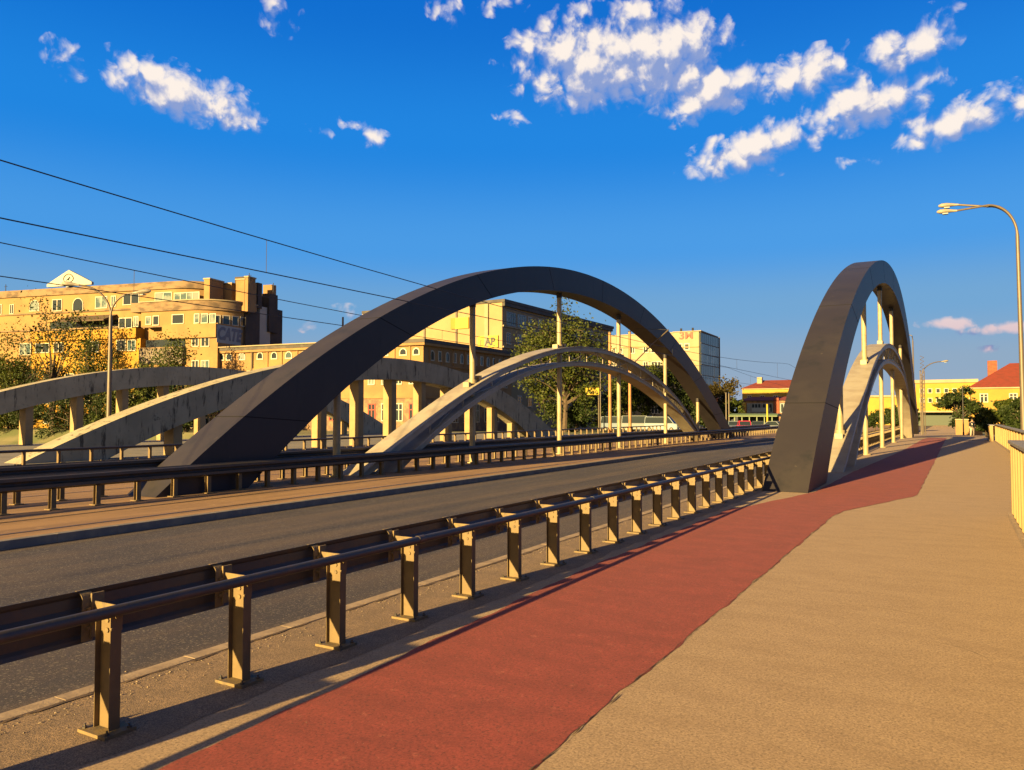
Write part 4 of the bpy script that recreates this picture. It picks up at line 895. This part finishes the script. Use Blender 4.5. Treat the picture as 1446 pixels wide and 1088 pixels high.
tpx('leafy_tree', 'dark bushy tree behind the concrete columns at the far left', 44, 545, 640, 80, 64.8 + 2, seed=9, leaves=3000, ls=.34, lm='leafC', tr=.2, lobes=16)
tpx('leafy_tree', 'low dark tree under the far concrete rib near the lamp', 140, 545, 640, 72, 67.2, seed=10, leaves=2600, ls=.34, lm='leafC', tr=.2, lobes=14)
tpx('leafy_tree', 'low olive tree beneath the crown of the far concrete rib', 215, 545, 632, 60, 67.4, seed=12, leaves=2200, ls=.34, lm='leafB', tr=.2, lobes=12)
tpx('broad_tree', 'big broad olive green tree under the left dark arch, in front of the gabled house', 797, 428, 596, 132, 100, seed=23, leaves=9500, ls=.40, lm='leafB', tr=.42, lobes=64)
tpx('leafy_tree', 'dark green tree filling the gap under the broad tree', 815, 530, 615, 100, 104, seed=22, leaves=5200, ls=.42, lm='leafC', tr=.25, lobes=20)
for i, (px, top, w, Y, lb, lm_) in enumerate([(884, 520, 44, 128, 'green tree before the office block, just right of the broad tree', 'leafA'), (916, 505, 44, 132, 'tree with yellow green tips left of centre before the office block', 'leafB'), (948, 512, 46, 130, 'bushy tree before the middle of the office block', 'leafA'), (972, 535, 44, 126, 'dark tree between the pale arch foot and the dark arch foot', 'leafC'), (994, 560, 40, 120, 'low dark tree right beside the left dark arch foot', 'leafC'), (1021, 532, 40, 150, 'brownish tree in the gap right of the glass office wall', 'leafD')]):
    tpx('leafy_tree', lb, px, top, 612, w, Y, seed=30 + i, leaves=3400, ls=.5, lm=lm_, tr=.22, lobes=16)
tpx('leafy_tree', 'green undergrowth tree behind the brownish tree by the glass office wall', 1030, 560, 610, 34, 140, seed=41, leaves=2200, ls=.45, lm='leafA', tr=.2, lobes=10)
tpx('broad_tree', 'dark open-branched tree in front of the orange house', 1356, 541, 612, 62, 120, seed=51, leaves=2600, ls=.4, lm='leafC', tr=.24, lobes=16)
for i, (px, top, w, Y, lb) in enumerate([(1392, 575, 34, 96, 'low dark green bush left of the tall street lamp'), (1412, 562, 42, 92, 'green bush directly behind the tall street lamp'), (1440, 556, 44, 90, 'green bush right of the tall street lamp at the picture edge'), (1478, 552, 50, 88, 'green bush just outside the right picture edge')]):
    tpx('bush', lb, px, top, 618, w, Y, seed=60 + i, leaves=5200, ls=.3, lm='leafC' if i != 1 else 'leafA', tr=.15, lobes=20, cat='bush', group='bushes beyond the parapet')
for i, (px, lb) in enumerate([(1236, 'dark hedge tree seen through the pale arch, left of its hangers'), (1262, 'dark hedge tree seen through the pale arch, between its hangers'), (1284, 'dark hedge tree seen through the pale arch, right of its hangers')]):
    tpx('hedge_tree', lb, px, 571, 608, 34, 150, seed=70 + i, leaves=2600, ls=.4, lm='leafC', tr=.15, lobes=12)

# ------------------------------------------------------------------ lamps, poles, wires
def lamp_head(par, p, d, s=1.0, up=.12):
    d = Vector(d).normalized(); side = Vector((-d.y, d.x, 0)).normalized(); P = Vector(p); m = MB(); n = 8
    for i, (t, w, h, lo) in enumerate([(0, .05, .05, -.05), (.15, .07, .07, -.06), (.3, .12, .10, -.07), (.5, .17, .13, -.10), (.72, .15, .12, -.10), (.86, .05, .05, -.05)]):
        c = P + d * t * s + Vector((0, 0, up * t))
        for k in range(n): a = 2 * math.pi * k / n; z = math.sin(a); m.v.append(tuple(c + side * math.cos(a) * w * s + Vector((0, 0, (z * h if z > 0 else -z * lo) * s))))
    for i in range(5):
        for k in range(n): m.f.append((i * n + k, i * n + (k + 1) % n, (i + 1) * n + (k + 1) % n, (i + 1) * n + k))
    m.f += [tuple(range(n - 1, -1, -1)), tuple(range(5 * n, 6 * n))]
    h = fixn(m.build('lamp_head', M['lamphead'], par, smooth=50)); g = MB(); c = P + d * .5 * s + Vector((0, 0, -.085 * s)); g.box(c.x - .12 * s, c.x + .12 * s, c.y - .1 * s, c.y + .1 * s, c.z - .03, c.z + .02); g.build('lamp_glass', M['palep'], h); return h
lp = thing('street_lamp', 'tall curved street lamp with two heads standing behind the right parapet', 'street lamp', (2.72, 43, 0))
Hh = zpx(1418, 335, 43)
m = MB(); m.tube([(2.72, 43, -.9), (2.72, 43, 1.6), (2.70, 43, 5), (2.66, 43, Hh)], [.135, .125, .10, .08], 14); m.build('pole', M['lamp'], lp, smooth=50)
m = MB(); m.tube([(2.72, 43, -.1), (2.72, 43, .9)], .17, 12); m.build('base', M['lamp'], lp)
z9 = zpx(1395, 292, 43)
for dy, tipx, tz, l in ((0.0, 1352, 289.5, 'a'), (-.55, 1350, 298, 'b')):
    xt = onplane(tipx, tz, (0, 43 + dy, 0), Vector((0, 1, 0)))
    pts = []
    for i in range(13):
        a = math.pi / 2 * i / 12; pts.append((2.66 - (1 - math.cos(a)) * 1.15, 43 + dy * (i / 12) ** 2 * .5, Hh + math.sin(a) * (z9 - Hh)))
    pts.append((xt.x, 43 + dy, xt.z)); m = MB(); m.tube(pts, [.078] + [.06] * 9 + [.05] * 4, 10); m.build('arm', M['lamp'], lp, smooth=60)
    lamp_head(lp, (xt.x + .05, 43 + dy, xt.z + .0), (-1, 0, 0), 1.0, .05)
l2 = thing('street_lamp', 'double arm street lamp on the old concrete bridge, between the two concrete ribs', 'street lamp', (-40, 25.4, 0))
m = MB(); zj = zpx(158, 447, 25.6); m.tube([(-40, 25.4, -.01), (-40, 25.4, 3), (-40, 25.4, zj)], [.14, .12, .09], 10); m.build('pole', M['lamp'], l2, smooth=50)
def arm(par, a, b, tips, r=.05):
    m = MB(); A = Vector(a); B = Vector(b); pts = []
    for i in range(11):
        t = i / 10; s = math.sin(t * math.pi / 2); c = 1 - math.cos(t * math.pi / 2); pts.append(Vector((A.x + (B.x - A.x) * c, A.y + (B.y - A.y) * c, A.z + (B.z - A.z) * s)))
    m.tube(pts, r, 8); m.build('arm', M['lamp'], par, smooth=60)
pr_ = onplane(188, 414, (-40, 25.4, 0), FW); plf = onplane(112, 403, (-40, 25.4, 0), FW)
arm(l2, (-40, 25.4, zj), pr_, 0); arm(l2, (-40, 25.4, zj), plf, 0)
lamp_head(l2, pr_, (RT.x, RT.y, 0), 1.1); lamp_head(l2, plf, (-RT.x, -RT.y, 0), 1.1)
l3 = thing('street_lamp', 'street lamp with one arm to the right, just beyond the right dark arch', 'street lamp', (-3.4, 105, prof(105)))
zj = zpx(1303, 530, 105); x3 = gp(1303, 105)[0]; m = MB(); m.tube([(x3, 105, prof(105)), (x3, 105, zj)], [.12, .08], 8); m.build('pole', M['lamp'], l3)
pt = onplane(1329, 511, (x3, 105, 0), FW); arm(l3, (x3, 105, zj), pt, 0, .06); lamp_head(l3, pt, (RT.x, RT.y, 0), 1.0)
l4 = thing('street_lamp', 'thin tall street lamp touching the right outline of the right dark arch', 'street lamp', (-4.3, 112, prof(112)))
x4 = gp(1291, 112)[0]; zj = zpx(1291, 482, 112); m = MB(); m.tube([(x4, 112, prof(112)), (x4, 112, zj)], [.12, .08], 8); m.build('pole', M['lamp'], l4)
pt = onplane(1287, 474, (x4, 112, 0), FW); arm(l4, (x4, 112, zj), pt, 0, .06); lamp_head(l4, pt, (-RT.x, -RT.y, 0), .9)
def pole(name, label, cat, px, Y, top, r, mm, group=None):
    x, y = gp(px, Y); zb = prof(Y) - .02; t = thing(name, label, cat, (x, y, zb), group); m = MB(); zt = zpx(px, top, Y); m.tube([(x, y, zb), (x, y, zt)], [r, r * .8], 10); m.build('shaft', M[mm], t, smooth=50)
    m = MB(); m.tube([(x, y, zb + .005), (x, y, zb + .35)], r * 1.35, 10); m.build('foot', M[mm], t, smooth=50); m = MB(); m.tube([(x, y, zt + .002), (x, y, zt + .08)], r * .95, 10); m.build('cap', M['black'], t); return t, x, y, zt
M['rustpole'] = mat('rusty_pole', (.3, .16, .06), .7, c2=(.22, .11, .045), ns=2)
gpo = 'overhead line poles beside the far track'
pole('catenary_pole', 'left one of the two rusty overhead line poles seen through the left arches', 'pole', 861.5, 53, 470, .13, 'rustpole', gpo)
pole('catenary_pole', 'right one of the two rusty overhead line poles seen through the left arches', 'pole', 889.6, 57.5, 469, .13, 'rustpole', gpo)
t_, x_, y_, z_ = pole('lattice_pole', 'pale lattice mast paired with the one armed lamp beyond the right arch', 'pole', 1300.5, 103, 524, .07, 'lamp')
m = MB()
for i in range(14):
    z = prof(103) + 3 + i * .45; m.tube([(x_, y_, z), (x_ + .42, y_, z + .25)], .025, 4); m.tube([(x_ + .42, y_, z + .25), (x_, y_, z + .45)], .025, 4)
m.tube([(x_ + .42, y_, prof(103)), (x_ + .42, y_, z_)], .06, 6); m.build('lacing', M['lamp'], t_)
pole('thin_pole', 'thin dark pole at the end of the path, before the open-branched tree', 'pole', 1360, 100, 546, .07, 'black')
pole('thin_pole', 'thin grey pole between the broad tree and the rusty poles', 'pole', 848, 98, 520, .08, 'lamp')
pole('stop_pole', 'yellow pole standing in front of the tram stop shelter', 'pole', 1083.5, 112, 571, .14, 'bill')
pole('stop_pole', 'left pale pole of the pair before the brownish tree', 'pole', 1025.5, 118, 555, .12, 'lamp')
pole('stop_pole', 'right pale pole of the pair before the brownish tree', 'pole', 1029.5, 121, 556, .12, 'lamp')
ns = thing('neon_sign', 'yellow sign board with dark scribbled letters among the trees under the left arch', 'sign', (*gp(835, 98.5), 3)); q = Pl(gp(835, 98.5), (.9, .43), (.43, -.9)); u0, u1, z0, z1 = q.rect(827, 548, 846, 558); part('board', pbox(q, u0, u1, z0, z1, 0, .15), 'bill', ns)
m = MB(); rr = random.Random(3)
for i in range(7): a = u0 + (u1 - u0) * (.1 + i * .12); pbox(q, a, a + .09, z0 + .2, z0 + .25 + rr.uniform(.3, .5), .153, .18, m)
part('strokes', m, 'black', ns); m = pbox(q, u1 - .15, u1, prof(98) - .2, z0 - .003, -.1, .05); part('post', m, 'lamp', ns)

def wirepts(x, zf, n=70, y0=-60, y1=190): return [(x, y0 + (y1 - y0) * i / n, zf(y0 + (y1 - y0) * i / n)) for i in range(n + 1)]
def cat_z(base, sag, span=80.0, ph=-5.0):
    def f(y): t = ((y - ph) / span) % 1.0; return base - sag * 4 * t * (1 - t)
    return f
for xc, lab in ((-13.55, 'nearer'), (-19.3, 'farther')):
    zc = 5.12; f = cat_z(6.64 if xc > -15 else 6.5, 1.14 if xc > -15 else 1.0)
    w = thing('contact_wire', 'overhead line above the %s tram track, two wires with thin droppers' % lab, 'wire', (xc, 60, zc), 'overhead tram lines')
    m = MB(); m.tube([(xc, -60, zc), (xc, 190, zc)], .013, 5); m.build('lower_wire', M['wire'], w)
    m = MB(); m.tube(wirepts(xc, f), .013, 5); m.build('upper_wire', M['wire'], w)
    y = 12.3 if xc > -15 else 12.9
    while y < 90: m = MB(); m.tube([(xc, y, zc), (xc, y, f(y))], .008, 4); m.build('dropper', M['wire'], w); y += 14.5
br = thing('wire_bracket', 'slim bracket arm holding the overhead line in front of the left dark arch', 'bracket', (-16, 43, 5))
a = AX_ = onplane(897, 511, (-15.9, 0, 0), Vector((1, 0, 0))); b = onplane(944, 466, (-13.55, 0, 0), Vector((1, 0, 0)))
m = MB(); m.tube([a, a.lerp(b, .5) + Vector((0, 0, .05)), b], .035, 6); m.build('arm', M['lamp'], br)
m = MB(); c = a + Vector((0, 0, 1.9)); m.tube([c, b], .012, 5); m.build('stay', M['wire'], br)

# ------------------------------------------------------------------ tram stop, cars, person, far fences
def car(label, px, Y, yaw, cm, kind='car', L_=4.3, Wd=1.75, H=1.45, zoff=0):
    x, y = gp(px, Y); zb = prof(Y) + zoff; t = thing('parked_' + kind, label, kind, (x, y, zb), 'vehicles beyond the bridge end'); t.rotation_euler.z = R(yaw)
    w = Wd / 2
    if kind == 'car': prof_ = [(-L_ / 2, .35), (-L_ / 2, .85), (-L_ / 2 + .9, .95), (-L_ / 2 + 1.0, .98), (L_ / 2 - .25, .95), (L_ / 2, .75), (L_ / 2, .35)]; cab = [(-L_ / 2 + .95, .96), (-L_ / 2 + 1.6, H), (L_ / 2 - 1.35, H), (L_ / 2 - .5, .96)]
    else: prof_ = [(-L_ / 2, .35), (-L_ / 2, 1.0), (-L_ / 2 + .6, 1.15), (L_ / 2, 1.15), (L_ / 2, .35)]; cab = [(-L_ / 2 + .6, 1.152), (-L_ / 2 + 1.3, H), (L_ / 2 - .1, H), (L_ / 2, 1.152)]
    def loft(pr, ws):
        m = MB(); n = len(pr)
        for xx, ins in ws:
            for (a, z) in pr: m.v.append((xx, a * (1 - ins * .03), z - ins * .04))
        for i in range(len(ws) - 1):
            for k in range(n): m.f.append((i * n + k, i * n + (k + 1) % n, (i + 1) * n + (k + 1) % n, (i + 1) * n + k))
        m.f += [tuple(range(n)), tuple(range(len(ws) * n - 1, (len(ws) - 1) * n - 1, -1))]; return m
    def add(name, m, mm, par=None): o = bpy.data.objects.new(name, m.mesh(name, M[mm])); C.objects.link(o); o.parent = par or t; return fixn(o)
    add('body', loft(prof_, [(-w, 1), (-w + .08, 0), (w - .08, 0), (w, 1)]), cm)
    add('cabin', loft(cab, [(-w + .2, 0), (w - .2, 0)]), 'glassd')
    rf = MB(); rf.box(-w + .19, w - .19, cab[1][0] - .02, cab[2][0] + .02, H + .002, H + .05)
    for s in (-1, 1):
        for (a, z), (b, z2_) in ((cab[0], cab[1]), (cab[3], cab[2])): rf.tube([(s * (w - .21), a, z), (s * (w - .21), b, z2_)], .045, 5)
    add('roof', rf, cm)
    for s in (-1, 1):
        for yy in (-L_ / 2 + .8, L_ / 2 - .85):
            m = MB(); m.tube([(s * (w - .17), yy, .32), (s * (w + .01), yy, .32)], .32, 14); o = add('wheel', m, 'tyre'); m = MB(); m.tube([(s * (w + .0), yy, .32), (s * (w + .025), yy, .32)], .18, 10); add('rim', m, 'lamphead', o)
        m = MB(); m.box(s * (w - .42) - .14, s * (w - .42) + .14, -L_ / 2 - .03, -L_ / 2 + .03, .62, .78); add('headlight', m, 'whitew')
    m = MB(); m.box(-.26, .26, -L_ / 2 - .035, -L_ / 2 + .01, .42, .54); add('number_plate', m, 'whitew')
M['crimson'] = mat('crimson_paint', (.42, .015, .05), .3); M['silver'] = mat('shaded_silver_paint', (.16, .18, .2), .4, .0); M['carblue'] = mat('grey_blue_paint', (.12, .16, .22), .35); M['cardark'] = mat('dark_car_paint', (.02, .022, .025), .25)  # silver is darkened: the tree shade on the white van is in the paint
car('crimson car facing the camera in front of the tram stop shelter', 1051, 98, 18, 'crimson')
car('dark car beside the crimson car at the tram stop', 1070, 104, 10, 'cardark')
car('silver car at the right end of the tram stop, by the arch', 1096, 103, 60, 'silver')
car('dark blue car left of the crimson car, near the arch foot', 1036, 106, 15, 'carblue')
car('white van parked under the trees behind the left pale arch', 905, 100, 80, 'silver', 'van', 5.2, 1.9, 2.1)
car('grey blue van parked between the two rusty poles', 874, 101, 82, 'carblue', 'van', 5.0, 1.9, 2.0)
car('pale blue van parked right of the white van', 937, 99, 80, 'palep', 'van', 4.9, 1.9, 1.95)
car('dark car parked behind the pale arch foot', 968, 100, 85, 'cardark')
sh = thing('tram_shelter', 'long green tram stop shelter with pale green curved roof behind the parked cars', 'shelter', (*gp(1062, 118), prof(118)))
x0, x1 = gp(1032, 118)[0], gp(1100, 118)[0]; z0 = zpx(1060, 588.5, 118); z1 = zpx(1060, 584.2, 118)
m = MB(); m.prismx([(116.6, z0), (121, z0), (121, z0 + .1), (119, z1), (117.4, z1 - .05), (116.6, z0 + .12)], x0, x1); part('roof', m, 'lgreen', sh)
for i in range(6): xx = x0 + .8 + (x1 - x0 - 1.6) * i / 5; m = MB(); m.box(xx - .07, xx + .07, 117, 117.14, prof(118) - .05, z0 - .003); m.build('post', M['lgreen'], sh)
m = MB(); m.box(x0 + .5, x1 - .5, 120.3, 120.45, prof(118), z0 - .003); part('back_wall', m, 'green', sh)
# person at the end of the path
def person(label, px, Y, hh=1.72):
    x, y = gp(px, Y); zb = prof(Y) + .0; t = thing('person', label, 'person', (x, y, zb), None)
    J = {'pel': (0, 0, .95), 'w': (0, .01, 1.12), 'ch': (0, .02, 1.34), 'nk': (0, .02, 1.48), 'hd': (0, -.0, 1.6), 'ht': (0, -.0, 1.70), 'hl': (-.1, 0, .9), 'kl': (-.11, -.12, .5), 'al': (-.11, .02, .09), 'tl': (-.12, -.13, .04), 'hr': (.1, 0, .9), 'kr': (.11, .06, .5), 'ar': (.11, .24, .12), 'tr': (.12, .12, .04),
         'sl': (-.18, .02, 1.40), 'el': (-.24, .07, 1.13), 'wl': (-.22, -.08, .92), 'fl': (-.21, -.1, .82), 'sr': (.18, .02, 1.40), 'er': (.25, .0, 1.13), 'wr': (.23, .05, .9), 'fr': (.22, .06, .8)}
    Rr = dict(pel=.15, w=.13, ch=.16, nk=.06, hd=.095, ht=.06, hl=.1, kl=.065, al=.045, tl=.04, hr=.1, kr=.065, ar=.045, tr=.04, sl=.07, el=.045, wl=.032, fl=.03, sr=.07, er=.045, wr=.032, fr=.03)
    E_ = [('pel', 'w'), ('w', 'ch'), ('ch', 'nk'), ('nk', 'hd'), ('hd', 'ht'), ('pel', 'hl'), ('hl', 'kl'), ('kl', 'al'), ('al', 'tl'), ('pel', 'hr'), ('hr', 'kr'), ('kr', 'ar'), ('ar', 'tr'), ('ch', 'sl'), ('sl', 'el'), ('el', 'wl'), ('wl', 'fl'), ('ch', 'sr'), ('sr', 'er'), ('er', 'wr'), ('wr', 'fr')]
    ks = list(J); me = bpy.data.meshes.new('body'); me.from_pydata([J[k] for k in ks], [(ks.index(a), ks.index(b)) for a, b in E_], []); o = bpy.data.objects.new('body', me); C.objects.link(o); o.parent = t
    sk = o.modifiers.new('skin', 'SKIN')
    for i, k in enumerate(ks): me.skin_vertices[0].data[i].radius = (Rr[k], Rr[k] * .85); 
    me.skin_vertices[0].data[0].use_root = True; o.modifiers.new('sub', 'SUBSURF').levels = 1; me.materials.append(M['skin'])
    sc = hh / 1.72; t.scale = (sc, sc, sc)
    m = MB(); m.tube([(0, 0, .9), (0, .01, 1.1), (0, .02, 1.36), (0, .02, 1.46)], [.185, .165, .2, .1], 12)
    for s in (-1, 1): m.tube([(s * .17, .02, 1.41), (s * .245, .04, 1.13), (s * .228, 0, .97)], [.09, .062, .05], 8)
    q = bpy.data.objects.new('jacket', m.mesh('jacket', M['cardark'], smooth=60)); C.objects.link(q); q.parent = t
    m = MB()
    for a, b, c in (('hl', 'kl', 'al'), ('hr', 'kr', 'ar')): m.tube([(J[a][0], J[a][1], .98), J[b], J[c]], [.125, .085, .065], 10)
    q = bpy.data.objects.new('trousers', m.mesh('trousers', M['beige'], smooth=60)); C.objects.link(q); q.parent = t
    m = MB(); m.tube([(0, .02, 1.58), (0, .02, 1.66), (0, .01, 1.735)], [.095, .11, .05], 10); q = bpy.data.objects.new('hair', m.mesh('hair', M['bark'], smooth=60)); C.objects.link(q); q.parent = t
    t.rotation_euler.z = R(170); return t
M['skin'] = mat('skin', (.45, .26, .17), .6); M['beige'] = mat('beige_cloth', (.3, .25, .2), .9)
person('person in dark top and beige trousers walking at the far end of the path', 1372.5, 88)
ff = thing('ochre_wall', 'low ochre wall across the far end of the path behind the walking person', 'wall', (*gp(1372, 104), prof(104)))
x0, x1 = gp(1349, 104)[0], gp(1387, 104)[0]; z1 = zpx(1370, 593.5, 104)
m = MB(); m.box(x0, x1, 104, 104.3, prof(104) - .3, z1); part('wall', m, 'ochrewall', ff)
m = MB(); m.box(x0 - .05, x1 + .05, 103.9, 104.4, z1 + .003, z1 + .12); part('coping', m, 'cream2', ff)

# ------------------------------------------------------------------ grit on the kerb strip and in the gutter
rr = random.Random(11); m = MB()
for i in range(1500):
    y = .8 + 17 * rr.random() ** 1.6; k = rr.random()
    x = -5.08 + abs(rr.gauss(0, .16)) if k < .45 else (-5.33 - abs(rr.gauss(0, .13)) if k < .85 else rr.uniform(-4.1, .6)); z = .003 if x > -5.14 else -.12
    if -5.29 < x < -5.11: continue
    s_ = rr.uniform(.003, .009) if k < .85 else rr.uniform(.002, .005); a = rr.uniform(0, 6.28); h = s_ * rr.uniform(.4, .9)
    p = [(x + s_ * math.cos(a + j * 1.57) * rr.uniform(.7, 1.3), y + s_ * math.sin(a + j * 1.57) * rr.uniform(.7, 1.3)) for j in range(4)]
    m.add([(q[0], q[1], z) for q in p] + [(x + (q[0] - x) * .6, y + (q[1] - y) * .6, z + h) for q in p], [(4, 5, 6, 7)] + [(j, (j + 1) % 4, 4 + (j + 1) % 4, 4 + j) for j in range(4)])
M['gritm'] = mat('grit_stone', (.26, .2, .14), .9, c2=(.12, .09, .07), ns=40)
o = m.build('grit', M['gritm']); o['kind'] = 'stuff'; o['label'] = 'loose sand grains and small stones on the kerb strip and gutter'

# hairline cracks in the pavement
M['hair'] = mat('hairline', (.12, .085, .055), .95)
rr = random.Random(29)
for (x, y, a, n) in ((-1.1, 8.4, .2, 22), (.2, 7.0, 1.9, 14), (-2.6, 9.5, .5, 20)):
    m = MB(); z = .0065 if x < -2 else .0022
    for i in range(n):
        w = .0028 * min(1, i / 4, (n - i) / 4) * rr.uniform(.6, 1.3) + .0004; nx_, ny_ = -math.sin(a), math.cos(a); m.v += [(x - nx_ * w, y - ny_ * w, z), (x + nx_ * w, y + ny_ * w, z)]
        x += math.cos(a) * .045; y += math.sin(a) * .045; a += rr.uniform(-.35, .35)
    for i in range(n - 1): m.f.append((2 * i, 2 * i + 2, 2 * i + 3, 2 * i + 1))
    struct('pavement_crack', m, M['hair'])
